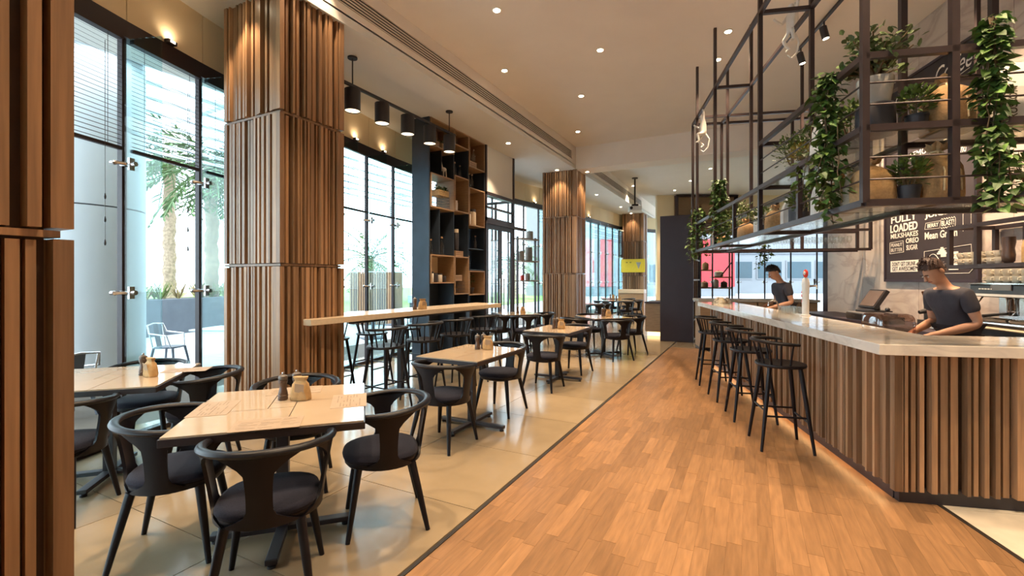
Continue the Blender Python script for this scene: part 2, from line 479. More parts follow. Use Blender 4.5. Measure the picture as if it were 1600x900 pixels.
# venetian blinds between the fins
slat_b = MB().box(0, 0, 0, .025, .735, .0022).mesh('slat', 'header_black')
cord_b = MB().tube([(0, 0, 0), (0, 0, -1.02)], .0022, 5).mesh('ladder_cord', 'header_black')
railb = MB().box(0, 0, 0, .035, .745, .03).mesh('bottom_rail', 'header_black')
headb = MB().box(0, 0, 0, .045, .745, .04).mesh('head_rail', 'header_black')
pull_me = MB(); pull_me.tube([(0, 0, 0), (0, 0, -1.75)], .0025, 5)
for z in (-1.35, -1.55, -1.75): pull_me.lathe([(.004, .03), (.009, .0), (.006, -.02)], 8, z=z)
pull_me = pull_me.mesh('pull_cord', 'black_plastic')
names = {1.3: 'nearest the camera, beside the foreground column', 2.1: 'in the middle pane of the near window', 2.9: 'in the pane beside the big slatted column',
         4.5: 'in the pane just past the big slatted column', 5.3: 'above the near end of the high counter', 6.1: 'above the middle of the high counter', 6.9: 'in the pane beside the tall dark shelving'}
for y0 in names:
    yk = min(JOINTS, key=lambda q: abs(q - y0)); ym = yk + .4
    (x, y), a = fac(ym, .055)
    t = thing('venetian_blind', 'black venetian blind ' + names[y0], 'blind', (x, y, 2.65), -a, 'black venetian blinds')
    inst('head_rail', headb, t, (0, 0, 1.0)); inst('bottom_rail', railb, t, (0, 0, 0))
    for k in range(24): inst('slat', slat_b, t, (0, 0, .055 + k * .0395), (0, R(28), 0))
    for q in (-.25, .25): inst('ladder_cord', cord_b, t, (0, q, 1.02))
    inst('pull_cord', pull_me, t, (.03, .2 if y0 < 4 else -.2, .9))

# ------------------------------------------------------------------ other walls
WB = struct('wall_back', 'beige wall at the far end of the room')
P0, P1 = Vector((-3.45, 19.7)), Vector((4.2, 23.65))
dd = (P1 - P0).normalized()
def bpt(t, z): q = P0 + dd * t; return (q.x, q.y, z)
LB = (P1 - P0).length
MB().bar(bpt(0, 4.33), bpt(LB, 4.33), .2, 1.25).build('upper_band', 'wall_paint', WB)
MB().bar(bpt(0, 1.85), bpt(1.25, 1.85), .2, 3.7).build('side_panel', 'wall_paint', WB)
w5 = struct('window_5', 'tall glazing behind the bar with the red and white building outside')
t_ = 1.25
k = 0
while t_ < LB - .2:
    t2_ = min(t_ + 1.08, LB)
    MB().bar(bpt(t_, 1.86), bpt(t2_, 1.86), .012, 3.62).build('pane', 'window_glass', w5)
    MB().bar(bpt(t_, 0), bpt(t_, 3.70), .055, .055).build('mullion', 'header_black', w5)
    q = bpt(t_, 1.365); s_ = inst('spider_fitting', spider_me, w5, q, (0, 0, math.atan2(-dd.x, dd.y) - PI)); inst('bolt_arm', arm_me, s_, (0, 0, 0))
    t_ = t2_
WR = struct('wall_right', 'veined marble wall behind the bar', (B0[0], B0[1], 0), TH)
marble_cols = (-3.6, -2.15, -.7, .75, 2.2, 3.65, 5.0, 6.18)
for i in range(7):
    for z0, z1 in ((0, 2.46), (2.46, CEIL)):
        a, b = marble_cols[i] + .003, marble_cols[i + 1] - .003
        MB().box(2.37, (a + b) / 2, z0 + .002, .14, b - a, z1 - z0 - .004).build('slab', 'wall_marble', WR)
MB().box(2.40, 6.28, 0, .20, .18, 3.4).build('end_jamb', 'plum_panel', WR)
pt = bw(-3.6, 2.45)
WN = MB()
WN.bar((-1.75, -4.0, 2.47), (6.2, -4.0, 2.47), .15, 4.94)
WN.bar((6.2, -4.0, 2.47), (6.2, 25, 2.47), .15, 4.94)
tag(WN.build('wall_near', 'wall_paint'), 'beige wall behind the camera', None, None, 'structure')

# ------------------------------------------------------------------ slatted timber columns
slat_cache = {}
def slat_mesh(w, d, h):
    k = (round(w, 3), round(d, 3), round(h, 3))
    if k not in slat_cache: slat_cache[k] = MB().box(0, d / 2, 0, w, d, h).mesh('slat', 'slat_wood')
    return slat_cache[k]
TIERS = ((.03, 1.615), (1.65, 3.125), (3.16, SOF))
def column(name, x0, x1, y0, y1, label, seed, faces='SENW', tiers=TIERS, joined=False):
    rr = random.Random(seed)
    cx, cy = (x0 + x1) / 2, (y0 + y1) / 2
    t = thing(name, label, 'column', (cx, cy, 0), 0, 'slatted timber columns')
    ins = .055
    MB().box(0, 0, 0, x1 - x0 - 2 * ins, y1 - y0 - 2 * ins, SOF).build('core', 'slat_core', t)
    bd = MB()
    for z0, z1 in tiers[:-1]: bd.box(0, 0, z1 + .006, x1 - x0 - .05, y1 - y0 - .05, .022)
    bd.build('joint_band', 'slat_wood', t)
    hw, hd = (x1 - x0) / 2, (y1 - y0) / 2
    jn = MB()
    for z0, z1 in tiers:
        for fc in faces:
            L = (x1 - x0 - 2 * ins - .003) if fc in 'SN' else (y1 - y0)
            p = -L / 2
            first = True; ends = False
            while not ends:
                w = rr.choice((.018, .024, .032, .042)) if not first else .05
                d = rr.choice((.055, .042, .026)) if not first else .055
                if p + w > L / 2 - .062: p = min(p, L / 2 - .045); w = L / 2 - p; d = .055; ends = True
                q = p + w / 2; h = z1 - z0 - rr.choice((0, .0, .004))
                if fc == 'S': loc, rz = (q, -hd + ins, z0), PI
                elif fc == 'N': loc, rz = (q, hd - ins, z0), 0
                elif fc == 'E': loc, rz = (hd * 0 + hw - ins, q, z0), -PI / 2
                else: loc, rz = (-hw + ins, q, z0), PI / 2
                if joined:
                    jn.mark(); jn.box(0, d / 2, 0, w, d, h); jn.xf(Matrix.Translation(loc) @ Matrix.Rotation(rz, 4, 'Z'))
                else: inst('slat', slat_mesh(w, d, h), t, loc, (0, 0, rz))
                p += w + rr.choice((.012, .020, .030, .036)); first = False
    if joined: tag(jn.build('slats', 'slat_wood', t), kind='stuff')
    return t
column('slatted_column', -2.47, -1.93, -.30, .67, 'dark timber slatted column cut off by the left edge in the foreground', 3, 'EN')
column('slatted_column', -5.03, -4.07, 2.95, 3.75, 'big timber slatted column carrying the near end of the high counter', 5, 'SEN')
column('slatted_column', -5.04, -4.02, 11.45, 12.2, 'timber slatted column under the ceiling cross beam, with spotlit top', 8, 'SEN')
column('slatted_column', -5.07, -4.09, 20.36, 21.1, 'farthest timber slatted column, with the yellow sign hung on it', 9, 'SE', joined=True)

# ------------------------------------------------------------------ downlights
ring_me = MB().lathe([(.045, -.001), (.058, .0), (.058, .010), (.045, .010)], 18).mesh('trim_ring', 'white_plastic', True)
lens_me = MB().lathe([(.043, -.005), (.043, -.0015)], 16).mesh('lens', 'down_glow')
DL = []
def downlight(x, y, z, label, w=DOWN_W, size=78, tilt=(0, 0, 0)):
    t = thing('downlight', label, 'downlight', (x, y, z - .012), 0, 'recessed ceiling downlights')
    inst('trim_ring', ring_me, t, (0, 0, 0)); inst('lens', lens_me, t, (0, 0, 0))
    spot('downlight_beam', (0, 0, -.02), w, size, .55, parent=t, tilt=tilt)
main = [(-2.88, 5.15, 'nearest visible downlight over the tables, at the top edge'), (-3.60, 6.70, 'downlight beside the long slotted air vent'),
        (-2.0, 6.76, 'lone downlight in the middle of the plaster ceiling'), (-2.82, 8.29, 'downlight above the middle of the dining row'),
        (-3.57, 10.26, 'downlight near the far end of the slotted vent'), (-.27, 7.07, 'middle of the three downlights over the bar stools'),
        (-.06, 6.15, 'nearest of the three downlights over the bar stools'), (-.45, 7.9, 'farthest of the three downlights over the bar stools')]
for x, y, l in main: downlight(x, y, CEIL, 'small round ' + l)
for x, y, l in ((-2.3, .2, 'over the foreground table, out of view behind the top edge'), (-2.9, 2.3, 'over the near table beside the big column'), (-1.9, 3.4, 'over the floor strip near the second table'),
                (-.4, 1.2, 'over the wood floor in the foreground'), (.2, 3.0, 'over the wood floor at the bar corner'), (-3.7, .9, 'over the near window table'), (1.6, 2.0, 'over the right foreground floor'), (1.25, 2.75, 'in front of the short side of the bar'), (2.2, 3.0, 'right of the bar front, out of view')):
    downlight(x, y, CEIL, 'small round downlight ' + l)
for x, y, l in ((-3.84, 17.17, 'downlight behind the projector'), (-2.6, 18.77, 'downlight near the far wall shelf'), (-1.85, 17.2, 'downlight left of the far end of the rack'),
                (-1.1, 15.59, 'downlight beyond the beam, right of the tall dark panel'), (-3.0, 13.6, 'downlight just beyond the cross beam')):
    downlight(x, y, CEIL, 'small round ' + l, 380)
for x, y, l in ((-4.52, 8.58, 'soffit downlight in front of the entrance doors'), (-4.62, 15.2, 'soffit downlight over the far tables'), (-4.55, 18.2, 'soffit downlight nearest the farthest column')):
    downlight(x, y, SOF, 'small round ' + l, 200)
for x, y, l in ((-4.55, 2.80, 'grazing the near face of the big column'), (-3.90, 3.35, 'grazing the room side of the big column'), (-4.5, 11.28, 'grazing the near face of the column under the beam'),
                (-3.86, 11.85, 'at the corner of the column under the beam'), (-4.6, 20.2, 'grazing the farthest column')):
    downlight(x, y, SOF if (x < -4.05 or y > 11) else CEIL, 'small round downlight ' + l, 90, 80)

# small warm uplights on top of the window header, washing the beige wall band
up_b = MB().box(0, 0, 0, .05, .10, .035).mesh('housing', 'header_black'); up_l = MB().box(.026, 0, .012, .003, .05, .016).mesh('lens', 'down_glow')
for k, (y0, lab) in enumerate(((.6, 'left of the foreground column'), (1.75, 'nearest the foreground column'), (2.5, 'above the middle of the near window'), (4.9, 'just past the big column'), (5.7, 'above the near part of the high counter'),
                               (6.5, 'above the far part of the high counter'), (13.0, 'just past the column under the beam'), (15.0, 'above the far tables'), (17.0, 'before the farthest column'))):
    (x, y), a = fac(y0, .085)
    t = thing('uplight', 'small uplight on the window header ' + lab, 'uplight', (x, y, 3.8355), -a, 'uplights on the window header')
    inst('housing', up_b, t, (0, 0, 0)); inst('lens', up_l, t, (0, 0, 0))
    spot('uplight_beam', (.03, 0, .05), 2, 160, 1.0, parent=t, rad=.03, tilt=(PI, R(-35), 0))
# ------------------------------------------------------------------ dining chair with hooped rail and three splats
def seat_outline(sc, n=28, w=.225, back=-.205, front=.245, e=2.6):
    out = []
    for k in range(n):
        a = 2 * PI * k / n; c, s = math.cos(a), math.sin(a)
        x = w * (abs(c) ** (2 / e)) * (1 if c >= 0 else -1)
        y = (front if s >= 0 else -back) * (abs(s) ** (2 / e)) * (1 if s >= 0 else -1)
        out.append((x * sc, y * sc + .0))
    return out
def make_chair():
    t = thing('dining_chair', 'x', 'chair')
    MB().rings([[(x, y, z) for x, y in seat_outline(s)] for s, z in ((.86, .418), (.97, .424), (1.0, .442), (.97, .458), (.88, .468), (.5, .471), (.1, .468))]).build('seat_pad', 'chair_fabric', t, True)
    MB().rings([[(x, y, z) for x, y in seat_outline(s)] for s, z in ((.70, .372), (.90, .388), (.955, .405), (.955, .420), (.5, .420))]).build('seat_shell', 'chair_wood', t, True)
    def ring(th, q):
        """q 0 seat edge .. 1 rail"""
        rx = .228 + .052 * q ** 1.2; ry = .213 + .052 * q ** 1.2
        z = .392 + (.335 - .030 * (1 - math.cos(th)) / 2 * 1.3) * q
        return Vector((rx * math.sin(th), -ry * math.cos(th), z))
    for tc in (-88, 0, 88):
        m = MB(); NU, NV = 8, 12; grid = []
        for side in (0, 1):
            for j in range(NV + 1):
                q = j / NV
                w = 14.5 - 2.5 * math.sin(PI * q) + 22 * max(0, (q - .74) / .26) ** 1.6 + 30 * max(0, (.20 - q) / .20) ** 1.3
                for i in range(NU + 1):
                    th = R(tc + (2 * i / NU - 1) * w)
                    p = ring(th, q); o = Vector((math.sin(th), -math.cos(th), 0))
                    grid.append(p + o * (.008 if side else -.008))
        m.v = [tuple(p) for p in grid]
        S = (NU + 1) * (NV + 1); id_ = lambda s, j, i: s * S + j * (NU + 1) + i
        for j in range(NV):
            for i in range(NU):
                m.f.append((id_(1, j, i), id_(1, j, i + 1), id_(1, j + 1, i + 1), id_(1, j + 1, i)))
                m.f.append((id_(0, j, i + 1), id_(0, j, i), id_(0, j + 1, i), id_(0, j + 1, i + 1)))
            m.f.append((id_(0, j, 0), id_(1, j, 0), id_(1, j + 1, 0), id_(0, j + 1, 0)))
            m.f.append((id_(1, j, NU), id_(0, j, NU), id_(0, j + 1, NU), id_(1, j + 1, NU)))
        for i in range(NU):
            m.f.append((id_(0, 0, i), id_(0, 0, i + 1), id_(1, 0, i + 1), id_(1, 0, i)))
            m.f.append((id_(1, NV, i), id_(1, NV, i + 1), id_(0, NV, i + 1), id_(0, NV, i)))
        m.build('back_splat', 'chair_wood', t, True)
    pts = [ring(R(a), 1.0) + Vector((0, 0, .012)) for a in range(-140, 141, 7)]
    rr = [.0235 - .006 * (abs(i / (len(pts) - 1) * 2 - 1) ** 4) for i in range(len(pts))]
    MB().tube(pts, rr, 10, flat=.72, upv=(0, 0, 1)).build('top_rail', 'chair_wood', t, True)
    for sx in (-1, 1):
        for sy, yb, yt in ((1, .215, .155), (-1, -.235, -.150)):
            MB().tube([(sx * .155, yt, .392), (sx * .185, (yt + yb) / 2, .2), (sx * .215, yb, .0)], [.023, .0195, .0135], 10).build('leg', 'chair_wood', t, True)
    return t
chair0 = make_chair(); used_c = [False]
def chair(x, y, face, label, group='black dining chairs with hooped backs'):
    """face: compass angle in degrees that the sitter looks towards, 0 = +y, 90 = +x"""
    return place(chair0, used_c, (x, y, 0), -R(face), 'black hoop-back chair ' + label, group)

# ------------------------------------------------------------------ tables with inlaid cream tops
def table(x, y, sx, sy, rot, label):
    t = thing('dining_table', label, 'table', (x, y, 0), R(rot), 'cream topped dining tables')
    MB().box(0, 0, .705, sx, sy, .037).build('top_frame', 'table_edge', t, bevel=.002)
    ax, bx = sx * .57, sx * .43; ay, by = sy * .57, sy * .43
    g = .0025
    hx, hy = sx / 2 - .005, sy / 2 - .005
    rects = [(-hx, -hy, -hx + ax, -hy + by), (-hx + ax, -hy, hx, -hy + ay), (hx - ax, hy - by, hx, hy), (-hx, hy - ay, hx - ax, hy), (hx - ax, -hy + by, -hx + ax, hy - by)]
    for a, b, c, d in rects:
        if c - a > .03 and d - b > .03: MB().box((a + c) / 2, (b + d) / 2, .738, c - a - 2 * g, d - b - 2 * g, .012).build('top_panel', 'table_cream', t)
    MB().box(0, 0, .05, .065, .065, .655).build('post', 'black_metal', t, bevel=.003)
    MB().box(0, 0, .688, .34, .34, .017).build('mounting_plate', 'black_metal', t)
    for k in range(2):
        MB().box(0, 0, .022, .74 if k == 0 else .06, .06 if k == 0 else .74, .030).build('base_bar', 'black_metal', t, bevel=.004)
    ft = MB().lathe([(.022, 0), (.022, .012), (.012, .014), (.012, .022)], 12).mesh('foot', 'black_plastic', True)
    for dx, dy in ((.345, 0), (-.345, 0), (0, .345), (0, -.345)): inst('foot', ft, t, (dx, dy, 0))
    return t
# ------------------------------------------------------------------ table ware
def make_mill():
    t = thing('pepper_mill', 'x', 'pepper mill')
    MB().lathe([(.026, 0), (.029, .004), (.029, .016), (.026, .019), (.029, .022), (.029, .032), (.026, .035), (.0275, .038), (.024, .055), (.019, .075), (.021, .095), (.026, .108), (.024, .111), (.027, .114), (.027, .120), (.024, .123)], 20).build('body', 'mill_wood', t, True)
    MB().lathe([(.024, .1235), (.027, .126), (.028, .135), (.025, .146), (.014, .153), (.006, .155)], 20).build('cap', 'mill_grey', t, True)
    MB().lathe([(.004, .155), (.0075, .159), (.0075, .165), (.004, .169)], 10).build('knob', 'steel', t, True)
    return t
def make_sachet():
    t = thing('condiment_bag', 'x', 'bag')
    rg = []
    for z, a, b in ((0, .052, .030), (.004, .056, .034), (.03, .056, .036), (.07, .052, .033), (.098, .046, .026), (.112, .036, .016), (.120, .034, .013), (.130, .040, .017), (.142, .044, .019), (.139, .036, .012)):
        rg.append([(a * math.copysign(abs(math.cos(2 * PI * k / 24)) ** .5, math.cos(2 * PI * k / 24)) * (1 + .07 * math.sin(5 * 2 * PI * k / 24 + z * 30)), b * math.copysign(abs(math.sin(2 * PI * k / 24)) ** .6, math.sin(2 * PI * k / 24)) * (1 + .12 * math.sin(7 * 2 * PI * k / 24 + z * 50)), z) for k in range(24)])
    MB().rings(rg).build('sack', 'kraft', t, True)
    MB().tube([(.022 * math.cos(a), .016 * math.sin(a), .107) for a in [2 * PI * k / 12 for k in range(13)]], .0025, 5).build('string', 'rope', t, True)
    m = MB(); m.mark(); m.box(0, 0, -.075, .055, .0015, .075); m.xf(Matrix.Translation((.012, -.046, .106)) @ Matrix.Rotation(R(14), 4, 'X') @ Matrix.Rotation(R(9), 4, 'Y'))
    m.build('paper_tag', 'menu_paper', t)
    return t
mill0, bag0 = make_mill(), make_sachet(); um, ub = [False], [False]
def cond(x, y, z, yaw, where, two=True):
    c, s = math.cos(R(yaw)), math.sin(R(yaw))
    f = lambda dx, dy: (x + dx * c - dy * s, y + dx * s + dy * c, z)
    place(mill0, um, f(-.055, -.01), 0, 'dark pepper mill left of the kraft bag ' + where, 'pepper mills')
    if two: place(mill0, um, f(-.005, .065), 0, 'dark pepper mill behind the kraft bag ' + where, 'pepper mills')
    place(bag0, ub, f(.055, -.01), R(yaw), 'brown kraft bag with paper tag ' + where, 'condiment bags')
def menu(x, y, z, rot, label):
    t = thing('menu_sheet', label, 'menu', (x, y, z), R(rot), 'paper menus on the nearest table')
    MB().box(0, 0, 0, .32, .20, .0012).build('sheet', 'menu_paper', t)
    m = MB()
    for k in range(3):
        for j in range(8):
            if (j * 7 + k * 3) % 5 == 0: continue
            L = .05 + .028 * ((j * 5 + k * 2) % 3)
            m.box(-.10 + k * .10 - (.085 - L) / 2, .065 - j * .018, .0012, L * .8, .004, .0003)
    m.build('print', 'ink_tan', t)
    return t
TZ = .7502
table(-2.44, 1.79, .92, .92, 45, 'nearest square cream table with paper menus, turned cornerwise')
table(-4.30, 1.70, .93, .93, 45, 'cream table partly hidden by the foreground column, by the near window')
table(-2.51, 3.97, .70, .92, 0, 'cream table with two chairs in front of the high counter')
table(-2.55, 6.42, .70, .95, 0, 'second cream two-seat table along the aisle')
table(-2.57, 8.90, .84, .84, 45, 'cream table turned cornerwise just before the tall dark panel')
table(-4.50, 8.93, .84, .84, 45, 'cream table between the shelving and the column under the beam')
table(-4.45, 13.5, .80, .80, 45, 'far cream table half hidden behind the column under the beam')
table(-4.10, 16.0, .85, .85, 30, 'far cream table seen right of the column under the beam')
table(-4.75, 17.6, .80, .80, 20, 'farthest cream table against the far glass')
cond(-2.50, 1.90, TZ, 27, 'on the nearest table')
cond(-4.10, 1.86, TZ, 0, 'on the table by the near window', False)
cond(-2.50, 4.17, TZ, 20, 'on the table before the counter')
cond(-2.55, 6.42, TZ, 20, 'on the second two-seat table')
cond(-2.55, 8.98, TZ, 20, 'on the table before the dark panel')
cond(-4.42, 8.95, TZ, 20, 'on the table by the shelving', False)
cond(-4.10, 16.0, TZ, 20, 'on the far table past the beam', False)
cond(-4.75, 17.6, TZ, 20, 'on the farthest table', False)
menu(-2.72, 1.56, TZ, 45 + 90, 'paper menu on the left side of the nearest table')
menu(-2.19, 1.52, TZ, 45, 'paper menu at the front edge of the nearest table')
menu(-2.17, 2.04, TZ, 45 + 90, 'pale paper menu at the right edge of the nearest table')
menu(-2.68, 2.06, TZ, 45, 'paper menu at the back of the nearest table, behind the pepper mills')
menu(-4.08, 2.12, TZ, 45, 'paper menu on the window table behind the foreground column')
chair(-2.02, 2.18, 223, 'at the right of the nearest table')
chair(-2.83, 1.42, 45, 'in the left foreground, back towards the window')
chair(-2.06, 1.44, -45, 'in the centre foreground with its back to the camera')
chair(-2.93, 2.26, 135, 'at the far side of the nearest table, against the big column')
chair(-3.92, 2.16, 218, 'on the right of the window table beside the big column')
chair(-4.68, 2.12, 135, 'on the glass side of the table by the near window')
chair(-3.90, 1.28, -40, 'half hidden behind the foreground column')
chair(-2.47, 3.44, 0, 'with its back to the camera at the table before the high counter')
chair(-2.50, 4.56, 180, 'facing the camera at the table before the high counter')
chair(-2.51, 5.80, 0, 'with its back to the camera at the second two-seat table')
chair(-2.50, 7.02, 185, 'facing the camera at the second two-seat table')
chair(-2.20, 8.50, -45, 'with its back to the aisle, before the tall dark panel')
chair(-3.00, 8.46, 45, 'on the near left of the cornerwise table before the dark panel')
chair(-2.98, 9.36, 135, 'on the far left of the cornerwise table before the dark panel')
chair(-2.12, 9.34, 225, 'on the far right of the cornerwise table before the dark panel')
chair(-4.10, 8.50, -45, 'on the near right of the table by the shelving')
chair(-4.67, 8.44, 30, 'next to the shelving at the end of the high counter')
chair(-4.08, 9.36, 225, 'on the far right of the table by the shelving')
chair(-4.02, 13.1, -45, 'at the far table half hidden by the column')
chair(-4.05, 13.95, 225, 'behind the far table half hidden by the column')
chair(-3.72, 15.5, -30, 'on the near right of the far table past the beam')
chair(-4.55, 15.55, 40, 'on the near left of the far table past the beam')
chair(-3.62, 16.5, 230, 'on the far right of the far table past the beam')
chair(-4.50, 17.05, 0, 'in front of the farthest table')
chair(-4.20, 17.9, 250, 'beside the farthest table')

# ------------------------------------------------------------------ spindle-back stools
def make_stool():
    t = thing('bar_stool', 'x', 'stool')
    o = seat_outline(1, 28, .215, -.20, .205, 2.2)
    MB().rings([[(x * s, y * s, z) for x, y in o] for s, z in ((.80, .712), (.97, .718), (1.0, .730), (.98, .742), (.90, .744), (.6, .737), (.1, .735))]).build('seat', 'chair_wood', t, True)
    arc = []
    for a in range(-112, 113, 8):
        th = R(a); arc.append((.235 * math.sin(th), -.225 * math.cos(th), .945 - .012 * (1 - math.cos(th))))
    MB().tube(arc, [.020 if 1 < i < len(arc) - 2 else .016 for i in range(len(arc))], 10, flat=.75, upv=(0, 0, 1)).build('back_rail', 'chair_wood', t, True)
    for a in range(-100, 101, 25):
        th = R(a)
        MB().tube([(.178 * math.sin(th), -.165 * math.cos(th), .738), (.231 * math.sin(th), -.221 * math.cos(th), .940)], [.009, .0075], 7).build('spindle', 'chair_wood', t, True)
    L = {}
    for sx in (-1, 1):
        for sy in (-1, 1):
            a, b = Vector((sx * .128, sy * .120, .720)), Vector((sx * .205, sy * .205, 0)); L[sx, sy] = (a, b)
            MB().tube([a, a.lerp(b, .45), b], [.019, .018, .012], 10).build('leg', 'chair_wood', t, True)
    at = lambda k, z: L[k][0].lerp(L[k][1], 1 - z / .72)
    for k1, k2, z in (((-1, 1), (1, 1), .26), ((-1, -1), (1, -1), .34), ((-1, -1), (-1, 1), .30), ((1, -1), (1, 1), .30)):
        MB().tube([at(k1, z), at(k2, z)], .0085, 7).build('stretcher', 'chair_wood', t, True)
    return t
stool0 = make_stool(); us = [False]
BS = (('nearest bar stool at the corner of the bar', 1.04), ('second bar stool from the bar corner', 1.87), ('third bar stool from the bar corner', 2.66), ('farthest bar stool along the marble bar, by the dark panel', 3.53))
for lab, u in BS:
    x, y, z = bw(u, -.33)
    place(stool0, us, (x, y, 0), TH - PI / 2 + R(rnd.uniform(-6, 6)), 'black spindle-back ' + lab, 'bar stools along the marble bar')
for k, y in enumerate((3.98, 4.62, 5.28, 5.98)):
    place(stool0, us, (-3.66 + .03 * k, y, 0), R(90 - 3 + (k * 5) % 7), 'black spindle-back stool on the room side of the high counter, %s from the big column' % ('first', 'second', 'third', 'last')[k], 'stools at the high counter')
for k, y in enumerate((4.15, 4.85, 5.6)):
    place(stool0, us, (-4.72, y, 0), R(-90), 'black spindle-back stool on the window side of the high counter, %s from the big column' % ('first', 'second', 'third')[k], 'stools at the high counter')

# ------------------------------------------------------------------ high counter by the window
hc = thing('high_counter', 'long beige stone high counter fixed to the big slatted column', 'counter', (-4.0, 5.0, 0))
MB().prism([(p + 4.0, q - 5.0) for p, q in ((-3.94, 3.20), (-3.73, 6.82), (-4.25, 6.86), (-4.42, 3.77), (-4.055, 3.77), (-4.055, 3.20))], 1.015, 1.08).build('counter_top', 'counter_stone', hc, bevel=.004)
m = MB(); m.bar((-.14, -1.1, .99), (-.02, 1.75, .99), .05, .05); m.bar((-.36, -1.1, .99), (-.20, 1.75, .99), .05, .05)
m.build('steel_subframe', 'black_metal', hc)
for yy in (-.15, 1.55):
    m = MB(); m.box(-.20, yy, 0, .07, .07, .97); m.box(-.20, yy, .96, .30, .05, .03); m.build('support_leg', 'black_metal', hc)
    MB().box(-.20, yy, 0, .34, .20, .012).build('floor_plate', 'black_metal', hc)
cond(-3.98, 4.95, 1.0805, 60, 'on the high counter', False)

# ------------------------------------------------------------------ pendant row over the high counter
pr = thing('pendant_track', 'black pendant bar with five cylinder lamps above the high counter', 'pendant lamp', (-4.57, 5.43, 0))
MB().bar((0, -1.75, 3.99), (0, 1.25, 3.99), .035).build('bar', 'lamp_shell', pr)
for yy in (-1.08, 1.08):
    MB().tube([(0, yy, 3.99), (0, yy, SOF)], .009, 8).build('rod', 'lamp_shell', pr)
    MB().lathe([(.06, SOF - .022), (.062, SOF - .018), (.062, SOF - .001)], 20, 0, yy).build('canopy', 'lamp_shell', pr, True)
for k in range(5):
    yy = -1.08 + .54 * k
    sh = MB().lathe([(.01, 3.925), (.096, 3.92), (.096, 3.66), (.100, 3.66), (.100, 3.94), (.01, 3.945)], 24, 0, yy).build('lamp_shade', 'lamp_shell', pr, True)
    MB().lathe([(.014, 3.94), (.014, 3.98)], 10, 0, yy).build('stem', 'lamp_shell', sh)
    MB().lathe([(.094, 3.672), (.094, 3.680)], 24, 0, yy).build('diffuser', 'lamp_glow', sh)
    spot('pendant_beam', (0, yy, 3.65), 60, 120, .7, rad=.08, parent=pr)
# ------------------------------------------------------------------ the bar (local x = away from the guests, y = along the bar)
BO = (B0[0], B0[1], 0)
bar = thing('bar_counter', 'timber slatted bar front with black kick plate', 'bar', BO, TH)
LU, LV = 5.25, 2.22
MB().box(.29, LU / 2 + .03, .09, .50, LU - .1, .925).build('carcass', 'slat_core', bar)
MB().box(LV / 2 + .25, .30, .09, LV - .52, .50, .925).build('carcass', 'slat_core', bar)
m = MB(); m.box(.07, LU / 2 + .05, 0, .05, LU - .1, .10); m.box(LV / 2 + .045, .07, 0, LV - .01, .05, .10); m.build('kick_plate', 'black_metal', bar)
MB().box(.092, LU / 2, .045, .006, LU - .3, .03).build('kick_backing', 'black_metal', bar)
rr = random.Random(21)
def bar_slats(L, side):
    p = 0.0; first = True
    while p < L - .03:
        w = rr.choice((.020, .026, .034, .042)) if not first else .045
        d = rr.choice((.050, .036, .022)) if not first else .05
        q = p + w / 2; h = .925
        if side == 'W': inst('slat', slat_mesh(w, d, h), bar, (.05, q, .085), (0, 0, PI / 2))
        else: inst('slat', slat_mesh(w, d, h), bar, (q, .05, .085), (0, 0, PI))
        p += w + rr.choice((.014, .024, .034)); first = False
bar_slats(LU, 'W'); bar_slats(LV, 'S')
wt = thing('bar_worktop', 'thick pale marble worktop running round the bar corner', 'worktop', BO, TH)
MB().prism([(-.19, -.19), (LV + .05, -.19), (LV + .05, .40), (.42, .40), (.42, LU + .06), (-.19, LU + .06)], 1.012, 1.08).build('slab', 'bar_marble', wt, bevel=.004)
# warm strip lamp under the worktop's kick plate
ls = bpy.data.lights.new('kick_lamp', 'AREA'); ls.shape = 'RECTANGLE'; ls.size = .03; ls.size_y = LU - .3; ls.energy = 4; ls.color = (1, .55, .22)
lo = bpy.data.objects.new('kick_lamp', ls); C.objects.link(lo); lo.parent = bar; lo.location = (.03, LU / 2, .082)

# working side of the bar and back counter against the marble wall
wk = thing('bar_workbench', 'stainless under-counter bench on the working side of the bar', 'workbench', BO, TH)
MB().box(.69, 2.75, .86, .44, 4.9, .035).build('top', 'steel', wk)
MB().box(.70, 2.75, .08, .38, 4.8, .77).build('cabinet', 'machine_dark', wk)
MB().box(.70, 2.75, 0, .34, 4.7, .08).build('plinth', 'black_metal', wk)
bc = thing('back_counter', 'dark back counter along the marble wall', 'counter', BO, TH)
MB().box(1.98, 3.22, .86, .62, 5.30, .04).build('top', 'plum_panel', bc, bevel=.003)
for k in range(6):
    y0 = .60 + k * .875
    d_ = MB().box(1.70, y0 + .43, .10, .02, .85, .72).build('door', 'plum_panel', bc, bevel=.003)
    MB().bar((1.675, y0 + .75, .70), (1.675, y0 + .75, .58), .012).build('handle', 'steel', d_)
MB().box(2.0, 3.22, .0, .56, 5.24, .86).build('carcass', 'black_metal', bc)
# window bench at the end of the bar
nb = thing('window_bench', 'pale topped low wooden bench behind the bar, under the far glazing', 'counter', (*bw(7.0, 1.25)[:2], 0), TH)
MB().box(0, 0, 1.02, 2.3, .60, .05).build('top', 'pot_concrete', nb, bevel=.004)
for k in range(4): MB().box(-.84 + k * .56, -.02, .06, .54, .52, .955).build('front_panel', 'oak', nb, bevel=.003)
MB().box(0, .02, 0, 2.2, .48, .06).build('plinth', 'black_metal', nb)

